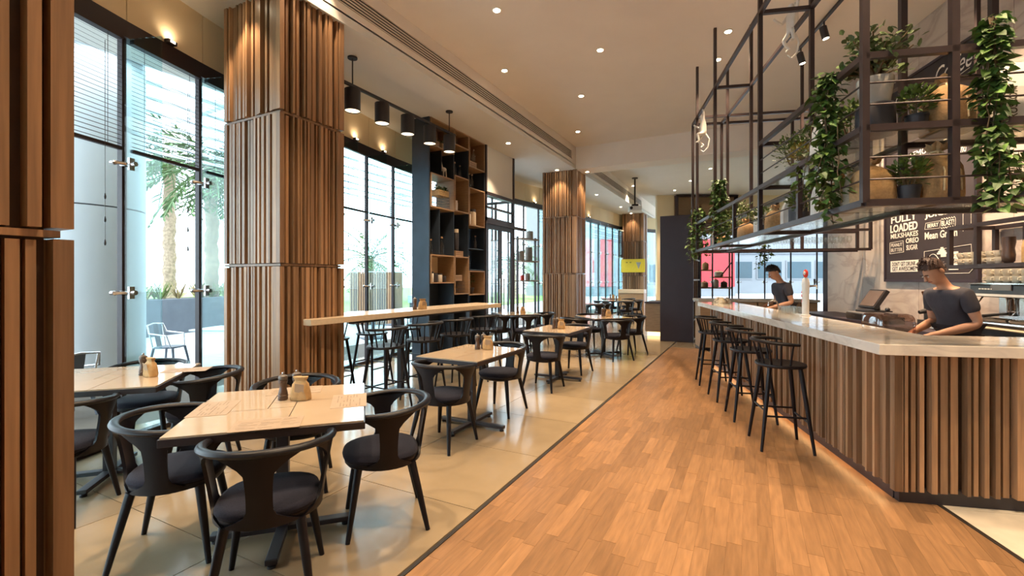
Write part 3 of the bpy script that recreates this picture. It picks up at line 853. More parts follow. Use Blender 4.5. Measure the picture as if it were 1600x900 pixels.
# ------------------------------------------------------------------ hanging steel rack
RU, RV = -.366, -.36                      # near corner in bar coordinates
rack = thing('hanging_rack', 'black steel shelving rack hung from the ceiling round the bar', 'rack', (*bw(RU, RV)[:2], 0), TH)
Z1, Z2, Z3, Z4, DP = 1.945, 2.39, 2.82, 4.12, .46
W_ = .038
def rb(name, a, b, w=W_): return MB().bar((a[1], a[0], a[2]), (b[1], b[0], b[2]), w).build(name, 'rack_steel', rack)   # points are (u, v, z)
EU, EV = 5.2, 2.60
for u in (0, 1.83, 3.65, 4.83):
    for v in (0, DP):
        uu = DP if (u == 0 and v) else u
        rb('post', (uu, v, Z1), (uu, v, CEIL))
for u, v in ((EU, 0), (EU, DP)): rb('post', (u, v, Z1), (u, v, Z4))
for u, v in ((0, DP), (0, 1.62), (DP, .98), (DP, 1.62), (0, EV), (DP, EV)): rb('post', (u, v, Z1), (u, v, CEIL))
for v in (1.55, 2.5):
    rb('post', (EU, v, Z1), (EU, v, Z4)); rb('post', (4.83, v, Z1), (4.83, v, CEIL))
for v in (0, DP):
    s0 = 0 if v == 0 else DP
    for z in (Z1, Z2, Z4): rb('beam', (s0, v, z), (EU, v, z))
    rb('beam', (s0, v, Z3), (1.83, v, Z3))
for u in (0, DP):
    s0 = 0 if u == 0 else DP
    for z in (Z1, Z2, Z3, Z4): rb('beam', (u, s0, z), (u, EV, z))
for u in (1.83, 3.65, 4.83, EU):
    for z in (Z1, Z2, Z4): rb('beam', (u, 0, z), (u, DP, z))
rb('beam', (1.83, 0, Z3), (1.83, DP, Z3))
for u in (4.83, EU):
    for z in (Z1, Z1 + .30, Z4): rb('beam', (u, DP, z), (u, 2.5, z))
for u in (.92, 2.72): rb('upright', (u, 0, Z1), (u, 0, Z2), .035)
rb('upright', (2.72, DP, Z1), (2.72, DP, Z2), .035)
for z in (Z1, Z2):
    for dz in (.14, .27):
        e = EU if z == Z1 else 1.83
        MB().tube([(0, 0, z + dz), (0, e, z + dz)], .006, 6).build('guard_rod', 'rack_steel', rack)
        MB().tube([(0, 0, z + dz), (EV, 0, z + dz)], .006, 6).build('guard_rod', 'rack_steel', rack)
def pane(u0, u1, v0, v1, z): MB().box((v0 + v1) / 2, (u0 + u1) / 2, z, v1 - v0 - .04, u1 - u0 - .04, .012).build('glass_shelf', 'shelf_glass', rack)
for a, b in ((DP, 1.83), (1.83, 3.65), (3.65, 4.83)):
    pane(a, b, 0, DP, Z1)
pane(4.83, EU, 0, DP, Z1); pane(DP, 1.83, 0, DP, Z2)
for z in (Z1, Z2):
    for a, b in ((0, DP), (DP, 1.62), (1.62, EV)): pane(0, DP, a, b, z)
def rk(u, v, z): return bw(RU + u, RV + v, z)
SH1, SH2 = Z1 + .0125, Z2 + .0125

# upside-down stemware at the far cross frame
glass_me = MB().lathe([(.030, 0), (.032, .002), (.004, .008), (.004, .075), (.02, .088), (.034, .115), (.036, .15), (.031, .19)], 12).mesh('goblet', 'clear_glass', True)
gi = 0
for r_ in range(3):
    for k in range(14):
        o = bpy.data.objects.new('stem_glass', glass_me); C.objects.link(o)
        p = rk(4.90 + .11 * r_, .62 + k * .125, Z1 + .024)
        o.location = (p[0], p[1], Z1 + .024 + .0); gi += 1
        tag(o, 'clear stem glass in the rows of the far glass rack behind the bar', 'glass', 'stem glasses in the far rack')
for r_ in range(3):
    pass
MB().box((DP + 2.5) / 2 , 5.015, Z1 + .010, 2.5 - DP - .04, .36, .012).build('glass_tray', 'rack_steel', rack)

# ------------------------------------------------------------------ chalkboard
CB = thing('chalkboard', 'tall framed chalkboard menu with white lettering on the marble wall', 'chalkboard', (*bw(3.48, 2.30)[:2], 0), TH)
MB().box(-.012, 0, 1.47, .024, 1.72, 2.80).build('board', 'chalkboard', CB)
m = MB()
for y in (-.86, .86): m.box(-.02, y, 1.46, .04, .035, 2.82)
for z in (1.46, 4.26): m.box(-.02, 0, z - .01, .04, 1.75, .035)
m.build('frame', 'plum_panel', CB)
def text_mesh(s, size, extr=.0015, shear=0, bold=0):
    cu = bpy.data.curves.new('t', 'FONT'); cu.body = s; cu.size = size; cu.extrude = extr; cu.shear = shear; cu.offset = bold; cu.resolution_u = 3
    o = bpy.data.objects.new('t', cu); C.objects.link(o)
    bpy.context.view_layer.update()
    dg = bpy.context.evaluated_depsgraph_get()
    me = bpy.data.meshes.new_from_object(o.evaluated_get(dg)); bpy.data.objects.remove(o); bpy.data.curves.remove(cu)
    return me
def lettering(s, u0, u1, z0, z1, par, uc, x=-.027, shear=0, bold=.0, mt='chalk', name='lettering'):
    """fit the words into u0..u1 (left to right as seen) and z0..z1"""
    me = text_mesh(s, 1.0, .004, shear, bold)
    xs = [v.co.x for v in me.vertices]; ys = [v.co.y for v in me.vertices]
    a, b, c, d = min(xs), max(xs), min(ys), max(ys)
    sx, sy = (u0 - u1) / (b - a), (z1 - z0) / (d - c)
    for v in me.vertices:
        lx, ly = (v.co.x - a) * sx, (v.co.y - c) * sy
        v.co = Vector((x - v.co.z * .2, (u0 - uc) - lx, z0 + ly))
    me.materials.append(M[mt]); o = bpy.data.objects.new(name, me); C.objects.link(o); o.parent = par
    return o
T = [('FULLY', 4.20, 3.64, 2.295, 2.40, .02), ('LOADED', 4.22, 3.63, 2.16, 2.275, .03), ('MILKSHAKES', 4.21, 3.62, 2.075, 2.145, .012),
     ('PEANUT', 4.20, 3.95, 1.955, 2.005, 0), ('BUTTER', 4.20, 3.95, 1.885, 1.935, 0), ('OREO', 3.87, 3.61, 1.985, 2.055, .02), ('SUGAR', 3.86, 3.63, 1.89, 1.96, .012),
     ('JUICES', 3.49, 2.98, 2.265, 2.36, .03), ('BERRY', 3.44, 3.24, 2.155, 2.205, .01), ('BLAST!', 3.19, 2.98, 2.15, 2.215, .01), ('Mean Green', 3.49, 2.93, 2.005, 2.10, .02)]
for s, a, b, c, d, bo in T: lettering(s, a, b, c, d, CB, 3.48, bold=bo)
lettering('Coffee', 3.30, 2.70, 3.95, 4.16, CB, 3.48, shear=.35); lettering('Coolers', 4.10, 3.52, 3.98, 4.10, CB, 3.48, shear=.2)
lettering('LEMONADE', 3.78, 3.10, 3.14, 3.22, CB, 3.48); lettering('and', 2.92, 2.78, 2.98, 3.08, CB, 3.48, shear=.3)
MB().box(-.027, (3.91) - 3.48, 1.59, .005, .60, .16).build('chalk_panel', 'chalk', CB)
lettering("DON'T GET DRUNK", 4.17, 3.66, 1.675, 1.735, CB, 3.48, x=-.031, mt='chalkboard', bold=.012); lettering('GET AWESOME!', 4.17, 3.66, 1.605, 1.665, CB, 3.48, x=-.031, mt='chalkboard', bold=.012)
def chalk_line(pts, w=.006, name='chalk_line'):
    m = MB()
    for p, q in zip(pts, pts[1:]): m.bar((-.027, p[0] - 3.48, p[1]), (-.027, q[0] - 3.48, q[1]), .004, w) if abs(p[0] - q[0]) > .002 else m.box(-.027, p[0] - 3.48, min(p[1], q[1]), .004, w, abs(p[1] - q[1]))
    return m.build(name, 'chalk', CB)
chalk_line([(4.23, 2.02), (3.93, 2.03), (3.92, 1.87), (4.23, 1.86), (4.23, 2.02)], .005)
chalk_line([(3.49, 2.14), (3.22, 2.13), (3.20, 2.22), (3.47, 2.22), (3.49, 2.14)], .004)
zig = [(3.20 - .02 * k, 2.225 + (.02 if k % 2 else 0)) for k in range(13)] + [(2.955, 2.18)] + [(2.96 + .02 * k, 2.135 - (.02 if k % 2 else 0)) for k in range(13)]
chalk_line(zig, .004)
chalk_line([(3.50, 1.57), (3.50, 1.85), (2.72, 1.89), (2.71, 1.80)], .005); chalk_line([(3.45, 1.56), (2.75, 1.56), (2.68, 1.62)], .005)
chalk_line([(3.50 - .02 * k, 1.66 + .15 * math.sin(PI * k / 16)) for k in range(17)], .006)
MB().prism([(0, 0)] * 0 + [(-.029, -.28), (-.025, -.28), (-.025, -.37), (-.029, -.37)], 1.765, 1.80).build('cream_swirl', 'chalk', CB)
m = MB()
for k in range(4): m.box(-.027, 3.18 - 3.48, 1.80 + k * .022, .004, .17 - k * .042, .022)
m.build('cream_swirl', 'chalk', CB)
MB().box(-.027, 2.99 - 3.48, 1.60, .005, .15, .22).build('cup_drawing', 'chalk', CB)
lettering('café', 3.05, 2.93, 1.68, 1.74, CB, 3.48, x=-.031, mt='chalkboard')
chalk_line([(2.84, 2.05), (2.84, 2.38)], .005); chalk_line([(2.72, 2.05), (2.72, 2.38)], .005)
chalk_line([(2.78 + .04 * math.cos(a), 2.30 + .04 * math.sin(a)) for a in [PI * k / 6 for k in range(13)]], .005)
chalk_line([(4.02 + .06 * math.cos(a), 3.06 + .09 * math.sin(a)) for a in [PI * k / 7 for k in range(15)]], .007)
chalk_line([(4.04, 2.97), (4.00, 2.82), (3.95, 2.82), (3.93, 3.0)], .01)
for k in range(3): chalk_line([(3.0 + .02 * k, 3.90 - .05 * k), (2.74, 3.93 - .05 * k)], .006)
chalk_line([(3.62, 3.93), (3.56, 3.99), (3.48, 3.98), (3.42, 3.92)], .006); chalk_line([(3.40 + .05 * math.cos(a), 4.03 + .05 * math.sin(a)) for a in [PI * k / 6 for k in range(13)]], .008)
# ------------------------------------------------------------------ plants, sacks and paper bags
def leaf(mb, p, d, L, w, rr, kind=0):
    """one folded leaf at p pointing along d"""
    d = Vector(d).normalized(); up = Vector((rr.uniform(-.6, .6), rr.uniform(-.6, .6), 1))
    s = d.cross(up)
    s = s.normalized() if s.length > .01 else Vector((1, 0, 0))
    n = s.cross(d).normalized(); p = Vector(p)
    if kind == 0:    # ivy, heart shaped
        v = [p, p + d * L * .12 + s * w * .55 + n * w * .12, p + d * L * .5 + s * w * .42 + n * w * .10, p + d * L - n * w * .1, p + d * L * .5 - s * w * .42 + n * w * .10, p + d * L * .12 - s * w * .55 + n * w * .12, p + d * L * .45]
        f = [(0, 1, 2, 6), (6, 2, 3), (0, 6, 4, 5), (6, 3, 4)]
    else:            # oval
        v = [p, p + d * L * .4 + s * w * .5 + n * w * .1, p + d * L * .8 + s * w * .35 + n * w * .06, p + d * L, p + d * L * .8 - s * w * .35 + n * w * .06, p + d * L * .4 - s * w * .5 + n * w * .1]
        f = [(0, 1, 2, 3), (0, 3, 4, 5)]
    mb.add(v, f)
def ivy(x, y, ztop, zbot, label, seed, width=.10, n=5, dens=62):
    rr = random.Random(seed)
    t = thing('trailing_ivy', label, 'plant', (x, y, ztop), 0, 'trailing ivy on the rack')
    lm = MB(); sm = MB(); H = ztop - zbot
    for k in range(n):
        L = H * rr.uniform(.72, 1.0); ox, oy = rr.uniform(-width, width), rr.uniform(-width, width)
        pts = []; q = Vector((ox * .5, oy * .5, .04))
        N = 16
        for i in range(N + 1):
            pts.append(q.copy()); q = q + Vector((rr.uniform(-.012, .012) + ox * .5 / N, rr.uniform(-.012, .012) + oy * .5 / N, -L / N))
        sm.tube(pts, .0035, 5)
        for i in range(int(dens * L)):
            f = rr.random() ** 1.1; j = min(N - 1, int(f * N)); p = pts[j].lerp(pts[j + 1], rr.random())
            a = rr.uniform(0, 2 * PI); sp = rr.uniform(.01, .05)
            c = p + Vector((math.cos(a) * sp, math.sin(a) * sp, rr.uniform(-.02, .02)))
            leaf(lm, c, (math.cos(a), math.sin(a), rr.uniform(-1.2, .1)), rr.uniform(.04, .072), rr.uniform(.036, .06), rr)
    tag(lm.build('foliage', 'leaf_ivy', t), kind='stuff'); sm.build('vines', 'stem', t)
    return t
def bush(x, y, z, label, seed, r=.11, pot='pot_black', pr=.06, ph=.11, leafm='leaf_bush', n=260, ls=.035, tall=1.0, cat='plant', group='small potted shrubs on the rack', stems=6, lw=.6):
    rr = random.Random(seed)
    t = thing('potted_shrub', label, cat, (x, y, z), 0, group)
    MB().lathe([(pr * .78, 0), (pr * .80, .004), (pr, ph - .01), (pr * 1.04, ph - .01), (pr * 1.04, ph), (pr * .92, ph), (pr * .90, ph - .015), (.01, ph - .015)], 20).build('pot', pot, t, True)
    lm = MB(); sm = MB()
    cz = ph + r * .8 * tall
    for k in range(stems):
        a = 2 * PI * k / stems + rr.random(); e = Vector((math.cos(a) * r * .5, math.sin(a) * r * .5, cz + r * .2 * tall))
        sm.tube([(0, 0, ph - .02), e * .5 + Vector((0, 0, .02)), e], [.006, .005, .003], 5)
    for k in range(n):
        u, a = rr.uniform(-.75, 1), rr.uniform(0, 2 * PI); q = math.sqrt(max(0, 1 - u * u)); rad = r * rr.uniform(.5, 1.0)
        d = Vector((q * math.cos(a), q * math.sin(a), u))
        p = Vector((d.x * rad, d.y * rad, cz + d.z * rad * tall))
        leaf(lm, p, (d.x + rr.uniform(-.5, .5), d.y + rr.uniform(-.5, .5), d.z * .5 + rr.uniform(0, .8)), ls * rr.uniform(.8, 1.3), ls * lw * rr.uniform(.8, 1.2), rr, 1)
    tag(lm.build('foliage', leafm, t), kind='stuff'); sm.build('stems', 'stem', t)
    return t
def sack(x, y, z, rz, w, d, h, label, mt='burlap', seed=1, cord=True):
    rr = random.Random(seed)
    t = thing('drawstring_sack', label, 'sack', (x, y, z), rz, 'fabric sacks on the rack')
    rg = []; n = 28
    prof = ((0, .86), (.02, .94), (.15, 1.0), (.40, 1.0), (.60, .93), (.74, .72), (.82, .40), (.855, .20), (.88, .19), (.93, .34), (1.0, .42), (.985, .34))
    for q, s in prof:
        pl = .10 * max(0, (q - .5) / .4)
        rg.append([(w / 2 * s * math.copysign(abs(math.cos(a)) ** .8, math.cos(a)) * (1 + pl * math.sin(9 * a)) + .01 * q * math.sin(3 * q + seed), d / 2 * s * math.copysign(abs(math.sin(a)) ** .8, math.sin(a)) * (1 + pl * math.sin(9 * a)), q * h + (.012 * math.sin(5 * a) if q > .9 else 0)) for a in [2 * PI * k / n for k in range(n)]])
    MB().rings(rg).build('bag', mt, t, True)
    if cord:
        zc = .868 * h
        MB().tube([(w / 2 * .22 * math.cos(a), d / 2 * .22 * math.sin(a), zc) for a in [2 * PI * k / 14 for k in range(15)]], .006, 6).build('tie', 'rope', t, True)
        for s in (-1, 1):
            MB().tube([(s * .012, -d / 2 * .22, zc), (s * .03, -d / 2 * .60, h * .72), (s * .045, -d / 2 * 1.03, h * .5), (s * .05, -d / 2 * 1.05, h * .18)], .005, 6).build('cord', 'rope', t, True)
    return t
def paper_bag(x, y, z, rz, w, d, h, label, mt='paper_white', words=None):
    t = thing('paper_bag', label, 'bag', (x, y, z), rz, 'paper coffee bags on the rack')
    rg = []
    for q, sw, sd in ((0, .97, .97), (.02, 1, 1), (.55, 1, .98), (.75, 1.0, .72), (.88, .99, .34), (.96, .97, .12), (1.0, .97, .10)):
        pts = []
        for (ax, ay) in ((-1, -1), (-.4, -1.02), (.4, -1.02), (1, -1), (1, 0), (1, 1), (.4, 1.02), (-.4, 1.02), (-1, 1), (-1, 0)):
            gx = .86 if (ay == 0 and q > .5) else 1
            pts.append((ax * w / 2 * sw * gx, ay * d / 2 * sd, q * h))
        rg.append(pts)
    b = MB().rings(rg).build('bag', mt, t)
    MB().box(0, 0, h * .955, w * .99, d * .16, h * .05).build('folded_top', mt, t)
    if words == '#':
        m = MB(); r2 = random.Random(3)
        for k in range(9): m.box(-w * .28 + .02 * r2.random(), -d / 2 * 1.02 - .001, h * (.12 + .055 * k), w * r2.uniform(.10, .20), .003, h * .022)
        m.build('printed_marks', 'ink', t)
    elif words:
        me = text_mesh(words, 1.0, .002, 0, .01)
        xs = [v.co.x for v in me.vertices]; ys = [v.co.y for v in me.vertices]; a, b2, c, dd_ = min(xs), max(xs), min(ys), max(ys)
        for v in me.vertices:
            lx = (v.co.x - a) / (b2 - a); ly = (v.co.y - c) / (dd_ - c)
            v.co = Vector((-w * .36 + (1 - ly) * w * .22, -d / 2 * 1.02 - .003 - v.co.z * .2, h * .1 + lx * h * .45))
        me.materials.append(M['ink']); o = bpy.data.objects.new('printed_words', me); C.objects.link(o); o.parent = t
    return t
f_ = TH                                            # front of a thing on the short side looks along -u
g_ = TH - PI / 2                                   # front of a thing on the long side looks along -v
# --- lower shelf, short side (towards the camera)
sack(*rk(.24, .165, SH1), f_, .24, .20, .30, 'plump tan burlap sack at the near corner of the lower shelf', seed=2, cord=False)
bush(*rk(.17, .33, SH1), 'low green shrub in a black pot between two burlap sacks on the lower shelf', 11, .10, n=320)
sack(*rk(.25, .525, SH1), f_ + .1, .26, .24, .38, 'large tan burlap sack with a hanging drawstring on the lower shelf', seed=4)
bush(*rk(.28, 1.05, SH1), 'bright green shrub at the right edge of the lower shelf', 12, .12, n=260)
# --- upper shelf, short side
cd = thing('covered_stool', 'dark round drum under the jade plant pot', 'stand', (*rk(.22, .17, SH2)[:2], SH2), f_)
MB().lathe([(.10, 0), (.105, .01), (.105, .17), (.10, .19), (.09, .192)], 24).build('drum', 'pot_black', cd, True)
MB().lathe([(.108, .0), (.112, .008), (.112, .028), (.106, .034)], 24).build('base_ring', 'pot_concrete', cd, True)
def jade(x, y, z):
    rr = random.Random(5)
    t = thing('jade_plant', 'bushy jade plant in a pale concrete pot on the upper shelf corner', 'plant', (x, y, z))
    MB().lathe([(.072, 0), (.078, .006), (.098, .15), (.098, .165), (.085, .165), (.08, .15), (.01, .148)], 24).build('pot', 'pot_concrete', t, True)
    sm, lm = MB(), MB()
    for k in range(22):
        a = rr.uniform(0, 2 * PI); r = rr.uniform(.05, .24); e = Vector((math.cos(a) * r, math.sin(a) * r, rr.uniform(.30, .50) - r * .4))
        mid = Vector((e.x * .35, e.y * .35, .15 + (e.z - .15) * .55)); sm.tube([(rr.uniform(-.02, .02), rr.uniform(-.02, .02), .14), mid, e], [.010, .008, .004], 6)
        for q in range(26):
            c = mid.lerp(e, rr.uniform(.25, 1.12)) + Vector((rr.uniform(-.05, .05), rr.uniform(-.05, .05), rr.uniform(-.04, .045)))
            b = rr.uniform(0, 2 * PI); leaf(lm, c, (math.cos(b), math.sin(b), rr.uniform(-.1, 1.2)), rr.uniform(.038, .055), rr.uniform(.026, .036), rr, 1)
    sm.build('branches', 'stem', t, True); tag(lm.build('foliage', 'leaf_jade', t), kind='stuff')
jade(*rk(.22, .17, SH2 + .193))
bush(*rk(.17, .37, SH2), 'small green shrub in a black pot beside the jade plant', 14, .10, n=260, ph=.10)
sack(*rk(.26, .585, SH2), f_ - .1, .27, .24, .36, 'tan burlap sack with a drawstring on the upper shelf', seed=6)
paper_bag(*rk(.22, .90, SH2), f_, .20, .16, .42, 'big white paper coffee sack at the right end of the upper shelf', 'paper_white', 'RUSSON')
ivy(*rk(-.02, .635, 0)[:2], Z3 + .12, 1.78, 'long ivy trailing down the right of the rack beside the white sack', 31, .045, 6, 95)
# --- long side, lower shelf, from the near corner
sack(*rk(.46, .16, SH1), g_, .20, .18, .30, 'cream linen sack behind the near corner post on the lower shelf', 'linen', 8)
sack(*rk(.70, .18, SH1), g_, .19, .18, .30, 'brown tied sack beside the long ivy on the lower shelf', seed=9, cord=False)
ivy(*rk(.37, -.03, 0)[:2], Z3 + .02, 1.82, 'long ivy hanging over the near long side of the rack', 32, .07, 7, 95)
paper_bag(*rk(1.02, .20, SH1), g_, .15, .10, .34, 'white coffee bag left of the long ivy on the lower shelf')
bush(*rk(1.28, .16, SH1), 'low green shrub in a black pot on the lower long shelf', 15, .12, n=260)
paper_bag(*rk(1.52, .22, SH1), g_ + .1, .14, .10, .34, 'shiny black coffee bag on the lower long shelf', 'paper_black')
paper_bag(*rk(1.70, .20, SH1), g_ - .15, .13, .10, .30, 'pale coffee bag next to the black one on the lower long shelf')
sack(*rk(2.02, .2, SH1), g_, .22, .18, .28, 'brown sack past the second post of the lower long shelf', seed=12, cord=False)
bush(*rk(2.28, .18, SH1), 'yellow green shrub in a black pot past the second post', 16, .11, n=220)
paper_bag(*rk(2.52, .22, SH1), g_, .16, .10, .34, 'white coffee bag beside the thin upright of the lower shelf')
sack(*rk(2.98, .2, SH1), g_, .26, .18, .26, 'brown flat-topped sack on the far lower shelf', seed=13, cord=False)
bush(*rk(3.30, .22, SH1), 'large dark shrub behind the far hanging ivy', 17, .22, n=420, pr=.09, ph=.14)
bush(*rk(3.85, .22, SH1), 'leafy dark shrub at the far end of the lower shelf', 18, .18, n=300, pr=.08)
sack(*rk(4.25, .2, SH1), g_, .24, .18, .24, 'small brown sack at the far end of the lower shelf', seed=14, cord=False)
paper_bag(*rk(4.55, .2, SH1), g_, .15, .10, .30, 'silver coffee bag at the far end of the lower shelf', 'paper_silver')
ivy(*rk(3.55, .02, 0)[:2], Z2 + .40, 1.86, 'thick ivy on the third post of the rack', 33, .13, 8, 90)
ivy(*rk(4.90, .02, 0)[:2], Z2 + .20, 1.70, 'ivy curtain at the far end of the rack', 34, .12, 8, 80)
ivy(*rk(4.95, 1.05, 0)[:2], Z1 + .05, 1.62, 'short ivy tuft hanging under the far glass rack', 35, .08, 4, 60)
# --- long side, upper shelf
bush(*rk(.62, .22, SH2), 'dark shrub on the upper shelf behind the long ivy', 19, .14, n=260)
paper_bag(*rk(1.02, .20, SH2), g_, .16, .11, .38, 'tall white coffee bag on the upper long shelf')
bush(*rk(1.24, .14, SH2), 'yellow flowering plant in a small pot on the upper shelf', 20, .09, 'pot_grey', .05, .09, 'leaf_yellow', 200, .03)
bush(*rk(1.30, .30, SH2), 'dark green shrub behind the yellow plant', 22, .19, n=330, pr=.07)
bush(*rk(1.56, .20, SH2), 'green shrub in a grey pot at the end of the upper shelf', 21, .17, 'pot_grey', .065, .12, n=280)

# ------------------------------------------------------------------ white monkey figures on the frame
def monkey(loc, rz, label, hang=True):
    t = thing('monkey_figure', label, 'figurine', loc, rz, 'white monkey figures')
    J = {'hip': ((0, 0, -.36), .034), 'belly': ((0, .01, -.29), .040), 'chest': ((0, .01, -.21), .040), 'neck': ((0, .005, -.155), .020), 'head': ((0, .0, -.105), .036), 'crown': ((0, -.01, -.07), .026), 'muzzle': ((0, -.04, -.115), .016),
         'lsh': ((.045, .01, -.19), .017), 'lel': ((.07, .0, -.08), .012), 'lwr': ((.03, .0, .0), .009), 'lhd': ((.02, -.005, .03), .010),
         'rsh': ((-.045, .01, -.19), .017), 'rel': ((-.10, -.02, -.27), .012), 'rwr': ((-.13, -.08, -.22), .009), 'rhd': ((-.14, -.10, -.20), .011),
         'lhp': ((.03, 0, -.39), .022), 'lkn': ((.07, -.09, -.40), .017), 'lan': ((.06, -.06, -.51), .010), 'lft': ((.06, -.11, -.53), .010),
         'rhp': ((-.03, 0, -.39), .022), 'rkn': ((-.06, -.05, -.48), .016), 'ran': ((-.05, .03, -.55), .010), 'rft': ((-.05, -.02, -.585), .010),
         't1': ((0, .05, -.39), .010), 't2': ((.01, .10, -.48), .008), 't3': ((.0, .08, -.60), .007), 't4': ((-.02, .02, -.66), .006), 't5': ((-.04, -.02, -.62), .005)}
    E_ = [('hip', 'belly'), ('belly', 'chest'), ('chest', 'neck'), ('neck', 'head'), ('head', 'crown'), ('head', 'muzzle'), ('chest', 'lsh'), ('lsh', 'lel'), ('lel', 'lwr'), ('lwr', 'lhd'), ('chest', 'rsh'), ('rsh', 'rel'), ('rel', 'rwr'), ('rwr', 'rhd'),
          ('hip', 'lhp'), ('lhp', 'lkn'), ('lkn', 'lan'), ('lan', 'lft'), ('hip', 'rhp'), ('rhp', 'rkn'), ('rkn', 'ran'), ('ran', 'rft'), ('hip', 't1'), ('t1', 't2'), ('t2', 't3'), ('t3', 't4'), ('t4', 't5')]
    J = {k: (p, r * 1.35) for k, (p, r) in J.items()}
    skin_mesh('body', J, E_, 'hip', 'monkey_white', t)
    MB().ball(.036, .0, -.10, .007, .012, .014, 8, 6).build('ear', 'monkey_white', t, True); MB().ball(-.036, .0, -.10, .007, .012, .014, 8, 6).build('ear', 'monkey_white', t, True)
def skin_mesh(name, J, E_, root, mt, parent, sub=2):
    me = bpy.data.meshes.new(name); ks = list(J); ix = {k: i for i, k in enumerate(ks)}
    me.from_pydata([J[k][0] for k in ks], [(ix[a], ix[b]) for a, b in E_], [])
    me.materials.append(M[mt])
    o = bpy.data.objects.new(name, me); C.objects.link(o); o.parent = parent
    md = o.modifiers.new('skin', 'SKIN'); md.use_smooth_shade = True; md.branch_smoothing = .3
    sv = me.skin_vertices[0].data if me.skin_vertices else None
    if sv is None:
        bm = bmesh.new(); bm.from_mesh(me); bm.verts.layers.skin.verify(); bm.to_mesh(me); bm.free(); sv = me.skin_vertices[0].data
    for k in ks:
        r = J[k][1]; sv[ix[k]].radius = r if isinstance(r, tuple) else (r, r); sv[ix[k]].use_root = (k == root)
    sb = o.modifiers.new('sub', 'SUBSURF'); sb.levels = sub; sb.render_levels = sub
    return o
monkey(rk(4.45, .0, Z4), g_, 'white monkey figure hanging from the far top beam of the rack')
monkey((*rk(2.30, DP, 0)[:2], Z4 + .40), g_ + .6, 'white monkey figure on the near top beam of the rack')
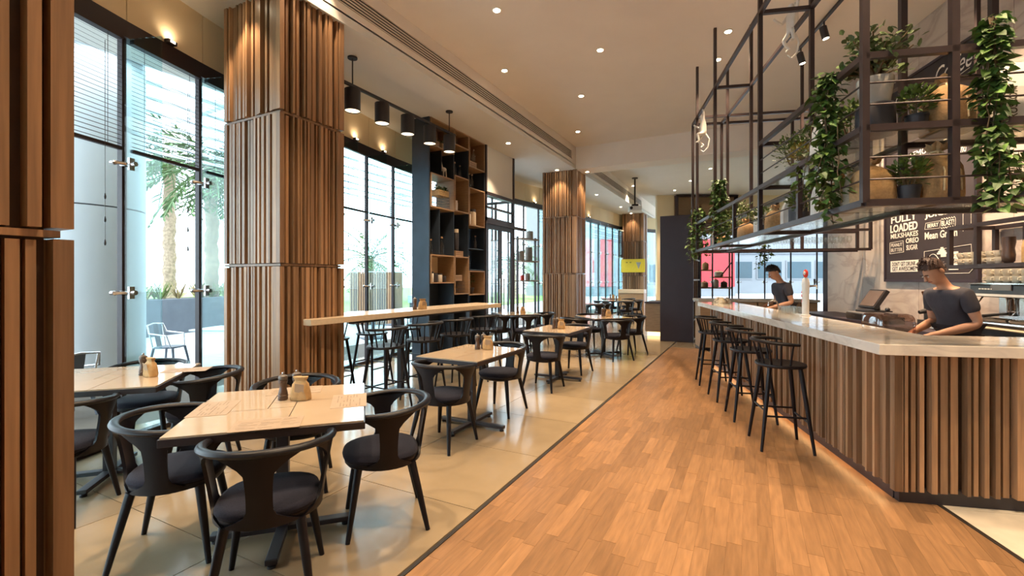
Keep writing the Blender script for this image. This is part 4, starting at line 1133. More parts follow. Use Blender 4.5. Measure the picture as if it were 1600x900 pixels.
# ------------------------------------------------------------------ bartenders
def person(loc, rz, label, hair='hair', lean=.30, sc=1.0):
    """stands at loc facing local -y; head bowed over the work in the hands"""
    t = thing('person', label, 'person', loc, rz); t.scale = (sc * .90, sc, sc)
    ln = lean
    def B(x, y, z):     # bend the upper body forward from the hips
        dz = max(0, z - .95); a = ln * min(1, dz / .5)
        return (x, y - math.sin(a) * dz, .95 + math.cos(a * .8) * dz if z > .95 else z)
    J = {'pel': ((0, 0, .95), (.155, .105)), 'wst': (B(0, 0, 1.08), (.140, .095)), 'rib': (B(0, .0, 1.24), (.158, .105)), 'che': (B(0, .01, 1.38), (.165, .100)), 'nkb': (B(0, .015, 1.47), (.065, .062)), 'nk': (B(0, .0, 1.535), (.053, .056))}
    nk = Vector(J['nk'][0]); tl = ln + .38
    def H(x, f, u):     # head coordinates: f forward, u up, tilted
        c, s = math.cos(tl), math.sin(tl)
        return tuple(nk + Vector((x, -(f * c + u * s), u * c - f * s)))
    J['jaw'] = (H(0, .035, .065), (.058, .066)); J['mid'] = (H(0, .025, .120), (.073, .090)); J['top'] = (H(0, .005, .185), (.066, .082))
    J['chin'] = (H(0, .085, .030), (.024, .020))
    E_ = [('pel', 'wst'), ('wst', 'rib'), ('rib', 'che'), ('che', 'nkb'), ('nkb', 'nk'), ('nk', 'jaw'), ('jaw', 'mid'), ('mid', 'top'), ('jaw', 'chin')]
    arm = {}
    for s, k in ((1, 'l'), (-1, 'r')):
        sh = Vector(B(s * .185, .01, 1.41)); el = Vector(B(s * .235, -.02, 1.13)); wr = Vector((s * .115, -.37, 1.02)); pa = Vector((s * .085, -.44, 1.00))
        J[k + 'sh'] = (tuple(sh), .062); J[k + 'ua'] = (tuple(sh.lerp(el, .5)), .050); J[k + 'el'] = (tuple(el), .042); J[k + 'fa'] = (tuple(el.lerp(wr, .35)), .043); J[k + 'wr'] = (tuple(wr), .028); J[k + 'pa'] = (tuple(pa), (.034, .018))
        E_ += [('che', k + 'sh'), (k + 'sh', k + 'ua'), (k + 'ua', k + 'el'), (k + 'el', k + 'fa'), (k + 'fa', k + 'wr'), (k + 'wr', k + 'pa')]
        fw = (pa - wr).normalized(); sd = Vector((fw.y, -fw.x, 0)).normalized()
        for i, (off, L) in enumerate(((-.030, .066), (-.010, .076), (.010, .072), (.029, .058))):
            a = pa + fw * .040 + sd * off; b = a + fw * L * .55 + Vector((0, 0, -.012)); c = b + fw * L * .40 + Vector((0, 0, -.030))
            for nm, p in (('a', a), ('b', b), ('c', c)): J[k + 'f%d' % i + nm] = (tuple(p), .0095 if nm != 'c' else .008)
            E_ += [(k + 'pa', k + 'f%da' % i), (k + 'f%da' % i, k + 'f%db' % i), (k + 'f%db' % i, k + 'f%dc' % i)]
        a = wr.lerp(pa, .45) - sd * s * -.0 + Vector((-s * .034, -.01, .0)); b = a + Vector((-s * .018, -.045, -.01))
        J[k + 'ta'] = (tuple(a), .012); J[k + 'tb'] = (tuple(b), .009); E_ += [(k + 'wr', k + 'ta'), (k + 'ta', k + 'tb')]
        hp = Vector((s * .095, 0, .90)); kn = Vector((s * .11, -.02, .50)); an = Vector((s * .115, .02, .09)); to = Vector((s * .13, -.14, .035))
        J[k + 'hp'] = (tuple(hp), .085); J[k + 'th'] = (tuple(hp.lerp(kn, .5)), .078); J[k + 'kn'] = (tuple(kn), .056); J[k + 'ca'] = (tuple(kn.lerp(an, .3)), .056); J[k + 'an'] = (tuple(an), .040); J[k + 'to'] = (tuple(to), (.042, .032))
        E_ += [('pel', k + 'hp'), (k + 'hp', k + 'th'), (k + 'th', k + 'kn'), (k + 'kn', k + 'ca'), (k + 'ca', k + 'an'), (k + 'an', k + 'to')]
        arm[k] = (sh, el)
    skin_mesh('body', J, E_, 'pel', 'skin', t)
    # clothes
    JS = {'hem': ((0, .0, .88), (.182, .130)), 'pel': ((0, 0, .97), (.176, .125)), 'wst': (B(0, 0, 1.09), (.165, .118)), 'rib': (B(0, 0, 1.24), (.180, .126)), 'che': (B(0, .01, 1.37), (.184, .120)), 'col': (B(0, .02, 1.455), (.098, .086))}
    ES = [('hem', 'pel'), ('pel', 'wst'), ('wst', 'rib'), ('rib', 'che'), ('che', 'col')]
    for k in 'lr':
        sh, el = arm[k]; JS[k + 's'] = (tuple(sh), .080); JS[k + 'm'] = (tuple(sh.lerp(el, .35)), .071); JS[k + 'e'] = (tuple(sh.lerp(el, .66)), .066)
        ES += [('che', k + 's'), (k + 's', k + 'm'), (k + 'm', k + 'e')]
    tag(skin_mesh('tshirt', JS, ES, 'pel', 'tshirt', t), 'dark grey short sleeved t-shirt')
    JT = {'pel': ((0, 0, .93), (.172, .122))}; ET = []
    for s, k in ((1, 'l'), (-1, 'r')):
        for nm, p, r in (('h', (s * .097, 0, .86), .098), ('t', (s * .104, -.01, .68), .092), ('k', (s * .11, -.02, .50), .074), ('c', (s * .112, 0, .30), .072), ('a', (s * .115, .02, .12), .062)): JT[k + nm] = (p, r)
        ET += [('pel', k + 'h'), (k + 'h', k + 't'), (k + 't', k + 'k'), (k + 'k', k + 'c'), (k + 'c', k + 'a')]
        MB().mark().ball(s * .128, -.06, .045, .052, .13, .048).build('shoe', 'black_plastic', t, True)
    tag(skin_mesh('trousers', JT, ET, 'pel', 'trousers', t), 'dark trousers')
    # head details laid out in the tilted head frame
    hm = Matrix.Translation(nk) @ Matrix.Rotation(tl, 4, 'X')       # local -y forward, z up
    def part(name, mb, mt): mb.xf(hm); return mb.build(name, mt, t, True)
    rr = random.Random(4); mb = MB(); mb.mark()
    n, mN = 28, 12; rg = []
    for i in range(mN + 1):
        ring = []
        for k in range(n):
            a = 2 * PI * k / n; back = .5 + .5 * math.sin(a)                    # 1 behind, 0 at the forehead
            pm = R(58 + 70 * back ** 1.1 - (14 * abs(math.cos(a)) ** 6))
            ph = max(.02, pm * i / mN); j = 1 + .035 * rr.random() + .02 * math.sin(7 * a)
            ring.append((.0855 * math.sin(ph) * math.cos(a) * j, (.108 * math.sin(ph) * math.sin(a)) * j - .012, .140 + .124 * math.cos(ph) * (1 + .02 * rr.random())))
        rg.append(ring)
    mb.rings(rg)
    for k in range(260):
        i, j = rr.randrange(2, mN + 1), rr.randrange(n); c = Vector(rg[i][j]); d = (c - Vector((0, -.012, .13))).normalized()
        leaf(mb, c - d * .004, d * .55 + Vector((rr.uniform(-.5, .5), rr.uniform(-.9, .5), rr.uniform(-.6, .4))), rr.uniform(.018, .034), .010, rr, 1)
    part('hair', mb, hair)
    for s in (-1, 1):
        part('ear', MB().mark().ball(s * .080, .005, .115, .012, .020, .032, 10, 8), 'skin')
        e = part('eye', MB().mark().ball(s * .030, -.0985, .128, .010, .006, .005, 10, 6), 'eye_white')
        part('eyebrow', MB().mark().tube([(s * .014, -.112, .148), (s * .030, -.113, .153), (s * .047, -.102, .149)], [.004, .005, .003], 6), hair)
    part('nose', MB().mark().rings([[(w * math.cos(a), -.100 - dpt * max(0, .5 + .5 * -math.sin(a)), z) for a in [2 * PI * k / 10 for k in range(10)]] for z, w, dpt in ((.136, .007, .012), (.115, .011, .024), (.098, .017, .034), (.090, .012, .022))]), 'skin')
    part('mouth', MB().mark().tube([(-.024, -.094, .064), (0, -.104, .066), (.024, -.094, .064)], [.003, .006, .003], 7), 'lip')
    return t
px, py, _ = bw(4.85, 1.10)
person((px, py, 0), R(-62), 'person in dark t-shirt with black hair, head bowed near the far bar end', 'hair', .22, .985)
px, py, _ = bw(1.42, 1.30)
person((px, py, 0), R(-60), 'person in a dark t-shirt with brown hair, looking down beside the espresso machine', 'hair_brown', .30, .97)
# ------------------------------------------------------------------ bar equipment
BWZ, BCZ, WKZ = 1.0805, .9005, .8955
bt = thing('beer_tap', 'tall white beer tap column with a red round badge on the bar', 'beer tap', bw(2.20, .34, BWZ), TH)
MB().lathe([(.050, 0), (.050, .010), (.034, .016), (.036, .30), (.040, .36), (.030, .41), (.012, .43)], 22).build('column', 'white_plastic', bt, True)
MB().mark().ball(0, 0, .47, .022, .045, .048).build('badge', 'red_plastic', bt, True)
MB().ball(-.016, -.012, .475, .010, .022, .022).build('badge_face', 'white_plastic', bt, True)
MB().tube([(.035, 0, .33), (.11, 0, .335), (.115, 0, .30)], [.012, .010, .009], 8).build('spout', 'chrome', bt, True)
MB().tube([(.09, 0, .345), (.09, 0, .41)], [.007, .011], 8).build('lever', 'black_plastic', bt, True)
m = MB()
for z, a, b in ((.25, .010, .022), (.205, .020, .034), (.175, .012, .012), (.150, .014, .016)): m.box(-.0352, .010, z, .004, a, b)
m.build('red_marks', 'red_plastic', bt)
# drip tray glasses beside the tap
tum = MB().lathe([(.028, 0), (.031, .004), (.036, .085), (.034, .085), (.029, .008), (.004, .008)], 14).mesh('tumbler', 'clear_glass', True)
for k in range(10):
    o = bpy.data.objects.new('tumbler', tum); C.objects.link(o); o.location = bw(2.36 + .085 * (k // 2), .27 + .085 * (k % 2), BWZ)
    tag(o, 'small clear tumbler in the cluster left of the white beer tap', 'glass', 'tumblers beside the beer tap')
# mixer tap
fa = thing('swan_tap', 'curved chrome tap behind the far part of the bar', 'tap', bw(3.75, .60, WKZ), TH)
MB().tube([(0, 0, 0), (0, 0, .22), (-.02, 0, .27), (-.07, 0, .29), (-.12, 0, .26), (-.13, 0, .21)], .012, 10).build('spout', 'chrome', fa, True)
MB().tube([(0, .02, .06), (0, .09, .10)], [.008, .006], 8).build('lever', 'chrome', fa, True)
MB().lathe([(.03, 0), (.03, .012), (.016, .02)], 16).build('base', 'chrome', fa, True)
# rope-handled cloth and napkins at the far end of the bar
nk_ = thing('napkin_pile', 'crumpled pale napkins at the far end of the bar top', 'napkins', bw(4.9, .12, BWZ), TH)
for k, (a, b, r) in enumerate(((0, 0, .09), (.10, .05, .07), (-.02, .16, .08))):
    m = MB(); rr = random.Random(k)
    m.rings([[(a + r * s * math.cos(q) * rr.uniform(.75, 1.1), b + r * s * math.sin(q) * rr.uniform(.75, 1.1), z + rr.uniform(0, .012) * (z > 0)) for q in [2 * PI * i / 14 for i in range(14)]] for s, z in ((1, 0), (1, .02), (.7, .05), (.35, .085), (.1, .09))])
    m.build('napkin', 'linen', nk_)
# acrylic dome
dm = thing('acrylic_cover', 'clear smoked acrylic food cover on the bar in front of the second bartender', 'food cover', bw(1.30, .66, WKZ), TH)
rg = []
for q, s in ((0, 1), (.17, 1), (.215, .97), (.245, .88), (.255, .7)):
    rg.append([((.155 * s) * math.copysign(abs(math.cos(a)) ** .35, math.cos(a)), (.17 * s) * math.copysign(abs(math.sin(a)) ** .35, math.sin(a)), .03 + q) for a in [2 * PI * k / 32 for k in range(32)]])
MB().rings(rg).build('cover', 'smoke_acrylic', dm, True)
MB().box(0, 0, 0, .34, .38, .03).build('tray', 'grey_plastic', dm, bevel=.005)
MB().ball(0, 0, .315, .02).build('knob', 'black_plastic', dm, True)
MB().lathe([(.10, .0), (.12, .02), (.12, .05), (.10, .065)], 18, 0, .05, .03).build('cake', 'mill_wood', dm, True)
# till
ps = thing('till', 'angled black touch-screen till on a cash drawer', 'till', bw(3.98, 1.90, BCZ), TH - R(90))
MB().box(0, 0, 0, .46, .42, .115).build('cash_drawer', 'grey_plastic', ps, bevel=.004)
dfr = MB().box(0, -.215, .015, .43, .012, .085).build('drawer_front', 'steel', ps)
MB().lathe([(.012, 0), (.012, .01)], 10, 0, -.225, .05).build('lock', 'chrome', dfr)
MB().box(.02, .02, .115, .34, .30, .03).build('base', 'black_plastic', ps, bevel=.006)
sc_ = Matrix.Translation((.02, .02, .30)) @ Matrix.Rotation(R(-32), 4, 'X')
m = MB(); m.mark().box(0, 0, -.15, .40, .055, .30).xf(sc_); m.build('monitor', 'black_plastic', ps, bevel=.006)
m = MB(); m.mark().box(0, -.030, -.125, .345, .006, .25).xf(sc_); m.build('screen', 'screen', ps)
MB().tube([(.02, .07, .14), (.02, .06, .24)], .035, 10).build('stand', 'black_plastic', ps, True)
ct = thing('card_terminal', 'black card terminal beside the till', 'card reader', bw(3.38, 1.86, BCZ), TH - R(70))
MB().rings([[(x * s, y, z) for x, y, z in ((-.05, -.10, a), (.05, -.10, a), (.055, .10, a + b), (-.055, .10, a + b))] for s, a, b in ((1, 0, 0), (1, .03, .045), (.8, .04, .05))]).build('body', 'black_plastic', ct)
m = MB()
for i in range(3):
    for j in range(4): m.box(-.028 + i * .028, -.075 + j * .025, .042, .018, .014, .006)
m.build('keys', 'grey_plastic', ct)
# grinder, juicer, pineapple
gr = thing('coffee_grinder', 'copper hopper coffee grinder near the marble wall', 'grinder', bw(3.02, 2.05, BCZ), TH)
MB().box(0, 0, 0, .17, .20, .09).build('base', 'machine_dark', gr, bevel=.006); MB().box(.02, 0, .09, .11, .13, .20).build('body', 'machine_dark', gr, bevel=.006)
MB().lathe([(.035, .29), (.045, .31), (.085, .43), (.080, .44), (.04, .44)], 22).build('hopper', 'copper', gr, True)
MB().tube([(-.05, 0, .2), (-.12, 0, .18)], [.03, .022], 10).build('chute', 'black_plastic', gr, True)
jr = thing('juicer', 'white and black juicer beside the pineapple', 'juicer', bw(2.72, 2.02, BCZ), TH)
MB().box(0, 0, 0, .22, .20, .30).build('body', 'white_plastic', jr, bevel=.012); MB().lathe([(.055, 0), (.06, .02), (.06, .12), (.05, .13)], 18, -.12, 0, .10).build('pulp_cup', 'black_plastic', jr, True)
MB().tube([(0, 0, .30), (0, 0, .36)], .04, 14).build('feed_tube', 'black_plastic', jr, True)
pn = thing('pineapple', 'yellow pineapple lying beside the juicer', 'pineapple', bw(2.40, 1.90, BCZ + .079), TH - R(75))
m = MB(); m.mark().lathe([(.01, -.125), (.05, -.115), (.072, -.07), (.077, 0), (.070, .07), (.048, .115), (.015, .125)], 18).xf(Matrix.Rotation(R(90), 4, 'Y')); m.build('fruit', 'pineapple', pn, True)
m = MB(); rr = random.Random(3)
for k in range(34):
    a = rr.uniform(0, 2 * PI); s = rr.uniform(.05, .9); leaf(m, (.115, math.cos(a) * .02, math.sin(a) * .02), (1.2, math.cos(a) * s, math.sin(a) * s), rr.uniform(.08, .15), .022, rr, 1)
m.build('crown', 'leaf_ivy', pn)
# espresso machine
em = thing('espresso_machine', 'chrome and black two-group espresso machine with cups on top', 'coffee machine', bw(1.20, 1.88, BCZ), TH - R(90))
W2 = 1.30
MB().box(0, .05, .05, W2, .46, .16).build('base', 'machine_dark', em, bevel=.01)
m = MB(); m.mark().tube([(-W2 / 2, -.17, .17), (W2 / 2, -.17, .17)], .065, 16); m.build('front_rail', 'chrome', em, True)
MB().box(0, .14, .21, W2 - .06, .26, .24).build('back_body', 'steel', em, bevel=.01)
MB().box(0, .0, .42, W2, .42, .12).build('head', 'machine_dark', em, bevel=.012)
MB().box(0, -.212, .428, W2 - .02, .01, .022).build('light_strip', 'white_plastic', em)
MB().box(-.28, -.213, .485, .22, .012, .055).build('display', 'screen', em)
MB().box(.32, -.213, .485, .22, .012, .055).build('display', 'screen', em)
for k in range(5): MB().lathe([(.011, 0), (.011, .012)], 10, -.52 + .035 * k, -.21, .49).build('button', 'white_plastic', em)
MB().box(0, -.02, .54, W2, .40, .012).build('cup_rail', 'chrome', em)
for x in (-.27, .22):
    g2 = MB().lathe([(.038, .30), (.040, .31), (.040, .40), (.05, .42)], 18, x, -.13).build('group_head', 'chrome', em, True)
    MB().lathe([(.036, .255), (.042, .262), (.042, .30)], 18, x, -.13).build('portafilter', 'chrome', g2, True)
    MB().tube([(x, -.16, .275), (x - .02, -.26, .262), (x - .03, -.34, .25)], [.011, .014, .016], 10).build('handle', 'black_plastic', g2, True)
for x in (-.56, .56):
    MB().tube([(x, -.16, .42), (x, -.20, .36), (x + .02, -.22, .30), (x + .03, -.20, .22)], .007, 8).build('steam_wand', 'chrome', em, True)
for x in (-.6, .6):
    for y in (-.12, .22): MB().lathe([(.03, 0), (.03, .05)], 14, x, y).build('foot', 'chrome', em)
MB().box(0, -.10, .212, W2 - .1, .20, .012).build('drip_tray', 'steel', em)
cup_me = MB().lathe([(.024, 0), (.028, .003), (.040, .035), (.043, .065), (.040, .065), (.036, .035), (.02, .008)], 18)
cup_me.tube([(.040, 0, .052), (.060, 0, .050), (.062, 0, .030), (.038, 0, .022)], .005, 6)
cup_me = cup_me.mesh('cup', 'ceramic', True)
def ecup(u, v, z, lab, grp, rz=0):
    o = bpy.data.objects.new('cup', cup_me); C.objects.link(o); o.location = bw(u, v, z); o.rotation_euler = (0, 0, rz); tag(o, lab, 'cup', grp)
for k in range(12):
    for j in range(2):
        for s in range(2): ecup(1.76 - k * .096, 1.78 + .115 * j, BCZ + .5525 + s * .0655, 'cream ceramic cup stacked on top of the espresso machine', 'cups on the espresso machine', TH + PI)
mt_ = thing('milk_jug', 'steel milk jug on the back counter left of the espresso machine', 'jug', bw(1.95, 1.78, BCZ))
MB().lathe([(.045, 0), (.048, .004), (.046, .06), (.038, .10), (.042, .13), (.039, .13), (.035, .10), (.042, .06), (.03, .01)], 20).build('body', 'steel', mt_, True)
MB().tube([(.042, 0, .11), (.08, 0, .10), (.08, 0, .04), (.046, 0, .03)], .006, 7).build('handle', 'steel', mt_, True)
# back shelf with cups
bs = thing('wall_rack', 'black steel open rack with cups and bags above the espresso machine', 'rack', (*bw(1.1, 1.98)[:2], 0), TH)
def wb(a, b, w=.04): return MB().bar((a[1], a[0], a[2]), (b[1], b[0], b[2]), w).build('bar', 'rack_steel', bs)
for u in (-1.6, -.35, .90, 1.27):
    for v in (-.14, .28): wb((u, v, 1.62), (u, v, 2.04))
for v in (-.14, .28):
    for z in (1.62, 2.04): wb((-1.6, v, z), (1.27, v, z))
for u in (.90, -.6): wb((u, -.14, 2.04), (u, -.14, CEIL - .002), .035)
for u in (-1.6, 1.27):
    for z in (1.62, 2.04): wb((u, -.14, z), (u, .28, z))
MB().box(.07, -.165, 1.628, .40, 2.84, .012).build('shelf_board', 'plum_panel', bs)
for u in (-1.2, .6):
    MB().box(.30, u, 1.6, .04, .05, .5).build('wall_bracket', 'rack_steel', bs)
for k in range(6): ecup(2.33 - k * .095, 1.92, 1.6405, 'cream ceramic cup in the row on the black steel rack', 'cups on the steel rack', 3.3)
for k in range(6): ecup(2.33 - k * .095, 1.92, 1.706, 'cream ceramic cup in the row on the black steel rack', 'cups on the steel rack', 3.0)
v_ = thing('dark_vase', 'dark brown glossy waisted jar on the steel rack', 'jar', bw(1.72, 1.90, 1.6405))
MB().lathe([(.03, 0), (.045, .02), (.05, .08), (.042, .14), (.052, .20), (.05, .25), (.045, .25), (.03, .1)], 20).build('body', 'mill_wood', v_, True)
paper_bag(*bw(1.42, 1.92, 1.6405), TH - PI / 2 + .25, .20, .12, .26, 'crumpled kraft paper bag on the steel rack', 'kraft')
paper_bag(*bw(1.16, 1.92, 1.6405), TH - PI / 2, .20, .12, .34, 'tall white printed paper bag on the steel rack', 'paper_white', '#')
# track lights above the working side
tk = thing('light_track', 'black ceiling light track with spotlights above the bar rack', 'track light', (*bw(3.0, 1.0)[:2], 0), TH)
MB().bar((0, -3.2, CEIL - .02), (0, 1.12, CEIL - .02), .035).build('track', 'black_metal', tk)
for u, en in ((1.02, 420), (.30, 420), (-1.0, 480), (-2.3, 480)):
    MB().tube([(0, u, CEIL - .04), (0, u, CEIL - .10)], .01, 8).build('stem', 'black_metal', tk)
    hd = MB(); hd.mark().lathe([(.04, -.09), (.045, -.085), (.045, .07), (.03, .08)], 18).xf(Matrix.Translation((0, u, CEIL - .18)) @ Matrix.Rotation(R(-14), 4, 'Y')); h_ = hd.build('spot_head', 'black_metal', tk, True)
    m = MB(); m.mark().lathe([(.036, -.092), (.036, -.0895)], 16).xf(Matrix.Translation((0, u, CEIL - .18)) @ Matrix.Rotation(R(-14), 4, 'Y')); m.build('lens', 'down_glow', h_)
    spot('track_beam', (.03, u, CEIL - .30), en, 85, .7, parent=tk, tilt=(0, R(-20), 0))
    
# ------------------------------------------------------------------ tall dark shelving by the window
SX = -5.02
sh = thing('shelving_unit', 'tall blue-black steel shelving wall with oak boxes by the window', 'shelving', (SX, 7.5, 0))
ys = (6.56, 7.30, 7.81, 8.43)
y_ = [q - 7.5 for q in ys]
DEP = .38
MB().box(-DEP / 2, y_[0] - .012, 0, DEP, .024, SOF - .002).build('side_panel', 'blue_steel', sh)
MB().box(-DEP / 2, y_[3] + .012, 0, DEP, .024, SOF - .002).build('side_panel', 'blue_steel', sh)
for q in y_[1:3]: MB().box(-DEP / 2, q, 0, DEP, .016, SOF - .002).build('divider', 'blue_steel', sh)
boxes = {0: ((3.86, 4.355), (2.77, 3.38), (1.41, 1.93)), 1: ((4.06, 4.355), (2.79, 3.48), (1.19, 1.93)), 2: ((3.75, 4.355), (2.57, 3.34), (1.16, 1.66))}
open_back = {(0, 1), (0, 2)}
for c in range(3):
    a, b = y_[c] + .008, y_[c + 1] - .008; w = b - a; cy = (a + b) / 2
    prev = 0
    for k, (z0, z1) in enumerate(sorted(boxes[c])):
        # steel back of the open bay below this box
        if not (c == 0 and k == 0): MB().box(-DEP + .008, cy, prev + .003, .012, w, z0 - prev - .006).build('back_panel', 'blue_steel', sh)
        else: MB().box(-DEP + .008, cy + .12, prev + .003, .012, w - .24, z0 - prev - .006).build('back_panel', 'blue_steel', sh)
        prev = z1
        t_k = .022
        MB().box(-DEP / 2 + .015, cy, z0, DEP + .01, w, t_k).build('oak_board', 'oak', sh)
        MB().box(-DEP / 2 + .015, cy, z1 - t_k, DEP + .01, w, t_k).build('oak_board', 'oak', sh)
        for s in (-1, 1): MB().box(-DEP / 2 + .015, cy + s * (w / 2 - t_k / 2), z0 + t_k, DEP + .01, t_k, z1 - z0 - 2 * t_k).build('oak_side', 'oak', sh)
        if not (c == 0 and k == 1): MB().box(-DEP + .02, cy, z0 + t_k, .010, w - 2 * t_k, z1 - z0 - 2 * t_k).build('oak_back', 'oak' if z1 > 4 else 'wall_paint', sh)
MB().box(-DEP / 2, y_[0] + .30, 1.94, DEP - .02, .014, .82).build('divider', 'blue_steel', sh)
MB().box(-DEP / 2, y_[0] + .36, 3.39, DEP - .02, .014, .46).build('divider', 'blue_steel', sh)
MB().box(-DEP / 2, y_[2] + .31, 1.672, DEP - .02, .60, .014).build('steel_board', 'blue_steel', sh)
MB().box(-DEP / 2, y_[2] + .31, 2.10, DEP - .02, .60, .014).build('steel_board', 'blue_steel', sh)
MB().box(-DEP / 2, 0, 0, DEP, 1.86, .08).build('plinth', 'black_metal', sh)
def sy(c, f): return ys[c] + .03 + f * (ys[c + 1] - ys[c] - .06)
bot_me = MB().lathe([(.034, 0), (.037, .004), (.037, .13), (.030, .165), (.014, .19), (.013, .235), (.016, .238), (.016, .25), (.010, .25)], 16).mesh('bottle', 'clear_glass', True)
def bottle(c, f, z, lab, mt=None, s=1.0):
    t = thing('bottle', lab, 'bottle', (SX - .065, sy(c, f), z), 0, 'bottles on the tall shelving'); o = inst('glass_body', bot_me, t, (0, 0, 0), scale=(s,) * 3)
    MB().lathe([(.017, .25), (.017, .275), (.01, .278)], 12).build('stopper', 'oak', t).scale = (s,) * 3
    return t
def jar(c, f, z, lab, mt='paper_white', r=.045, h=.14, lid='pot_black'):
    t = thing('jar', lab, 'jar', (SX - (r + .02), sy(c, f), z), 0, 'jars on the tall shelving')
    MB().lathe([(r * .9, 0), (r, .006), (r, h * .8), (r * .85, h * .84), (.005, h * .84)], 18).build('body', mt, t, True); MB().lathe([(r * .92, h * .84), (r * .92, h), (r * .8, h)], 18).build('lid', lid, t)
def crate(c, f, z, lab, w=.26, h=.11, mt='oak'):
    t = thing('crate', lab, 'crate', (SX - .105, sy(c, f), z), 0, 'small crates on the tall shelving')
    for k in range(3):
        for s in (-1, 1): MB().box(s * .09, 0, k * h / 3 + .002, .012, w, h / 3 - .006).build('slat', mt, t)
    for s in (-1, 1): MB().box(0, s * (w / 2 - .006), 0, .17, .012, h).build('end', mt, t)
    MB().box(0, 0, 0, .168, w - .026, .008).build('bottom', mt, t)
    return t
bz = lambda c, k: sorted(boxes[c])[k][0] + .0225
bt_ = lambda c, k: sorted(boxes[c])[k][1] + .0005
for k, f in enumerate((.14, .32, .52, .70)):
    jar(0, f, bz(0, 0), '%s jar in the lower left oak box of the shelving' % ('white narrow', 'black-labelled', 'short black', 'small dark')[k], ('paper_white', 'pot_black', 'paper_white', 'pot_black')[k], (.04, .055, .05, .04)[k], (.19, .17, .16, .12)[k])
bottle(0, .12, bt_(0, 0), 'clear stoppered bottle at the left above the lower left oak box', s=1.0)
bottle(0, .60, bt_(0, 0), 'clear stoppered bottle standing in the dark middle bay of the shelving', s=1.25)
def plantbox(c, f, z, lab, seed):
    t = crate(c, f, z, lab, .30, .11, 'wicker'); rr = random.Random(seed); lm = MB()
    for k in range(150):
        a = rr.uniform(0, 2 * PI); leaf(lm, (rr.uniform(-.07, .07), rr.uniform(-.13, .13), .06 + rr.uniform(0, .10)), (math.cos(a), math.sin(a), rr.uniform(.2, 1.2)), .06, .035, rr, 1)
    tag(lm.build('foliage', 'leaf_jade', t), kind='stuff'); t['category'] = 'plant'
wb_ = thing('wire_basket', 'black wire basket with bottles in the upper left oak box', 'basket', (SX - .11, sy(0, .62), bz(0, 1)), 0)
for k in range(5):
    m = MB(); z = .004 + k * .055
    m.tube([(-.09, -.17, z), (.09, -.17, z), (.09, .17, z), (-.09, .17, z), (-.09, -.17, z)], .003, 5); m.build('wire_ring', 'black_metal', wb_)
for k in range(9): MB().tube([(.09, -.17 + k * .0425, .004), (.09, -.17 + k * .0425, .224)], .003, 5).build('wire', 'black_metal', wb_)
for k in range(9): MB().tube([(-.09, -.17 + k * .0425, .004), (-.09, -.17 + k * .0425, .224)], .003, 5).build('wire', 'black_metal', wb_)
plantbox(0, .62, bz(0, 1) + .2275, 'wicker trough of succulents above the black wire basket', 61)
bottle(0, .10, bz(0, 1), 'small bottle beside the wire basket in the upper left oak box', s=.8)
fg = thing('white_figure', 'small white ornamental giraffe-like figure on the upper left oak box', 'ornament', (SX - .12, sy(0, .80), bt_(0, 1)))
m = MB()
for sx_, sy_ in ((-.03, -.05), (.03, -.05), (-.03, .05), (.03, .05)): m.tube([(sx_, sy_, 0), (sx_ * .8, sy_ * .8, .16)], [.010, .014], 8)
m.ball(0, 0, .18, .045, .075, .04); m.tube([(0, -.05, .19), (0, -.075, .28), (0, -.085, .33)], [.024, .016, .014], 8); m.ball(0, -.10, .34, .018, .034, .018)
m.build('body', 'paper_white', fg, True)
jar(1, .25, bz(1, 1), 'white domed jar in the upper middle oak box', 'paper_white', .07, .20, 'paper_white')
crate(1, .40, bt_(1, 0), 'small oak crate on the lower middle oak box'); jar(1, .34, bt_(1, 0) + .1105, 'tall dark jar with a pale lid on the oak crate', 'pot_black', .05, .42, 'linen')
crate(1, .35, bz(1, 0) + .24, 'oak block stacked on the wire tray in the lower middle box', .22, .12)
wt2 = thing('wire_tray', 'black wire tray at the bottom of the lower middle box', 'basket', (SX - .10, sy(1, .45), bz(1, 0)))
for k in range(4):
    z = .004 + k * .075; MB().tube([(-.08, -.17, z), (.08, -.17, z), (.08, .17, z), (-.08, .17, z), (-.08, -.17, z)], .003, 5).build('wire_ring', 'black_metal', wt2)
for k in range(8):
    for s in (-1, 1): MB().tube([(s * .08, -.17 + k * .0485, .004), (s * .08, -.17 + k * .0485, .236)], .003, 5).build('wire', 'black_metal', wt2)
bottle(1, .2, bt_(1, 1), 'clear bottle in the dark bay above the upper middle oak box'); bottle(1, .6, bt_(1, 1), 'clear glass on the right of the dark bay above the upper middle box', s=.9)
crate(2, .3, bz(2, 2), 'small oak tray in the top right oak box', .26, .12)
for k in range(2): bottle(2, .2 + .28 * k, bz(2, 2) + .1205, '%s tall bottle standing on the oak tray in the top right box' % ('left', 'right')[k])
for k in range(2): bottle(2, .16 + .2 * k, bt_(2, 1), '%s clear bottle in the dark bay under the top right box' % ('left', 'right')[k], s=1.1)
jar(2, .48, bz(2, 1), 'wide pale wooden canister in the upper right oak box', 'linen', .10, .34, 'pot_black'); jar(2, .14, bz(2, 1), 'small white canister in the upper right oak box', 'paper_white', .05, .26)
bottle(2, .15, 1.6865, 'clear bottle above the lower right oak box'); bottle(2, .60, 2.115, 'dark bay bottle on the steel ledge at the right of the shelving')
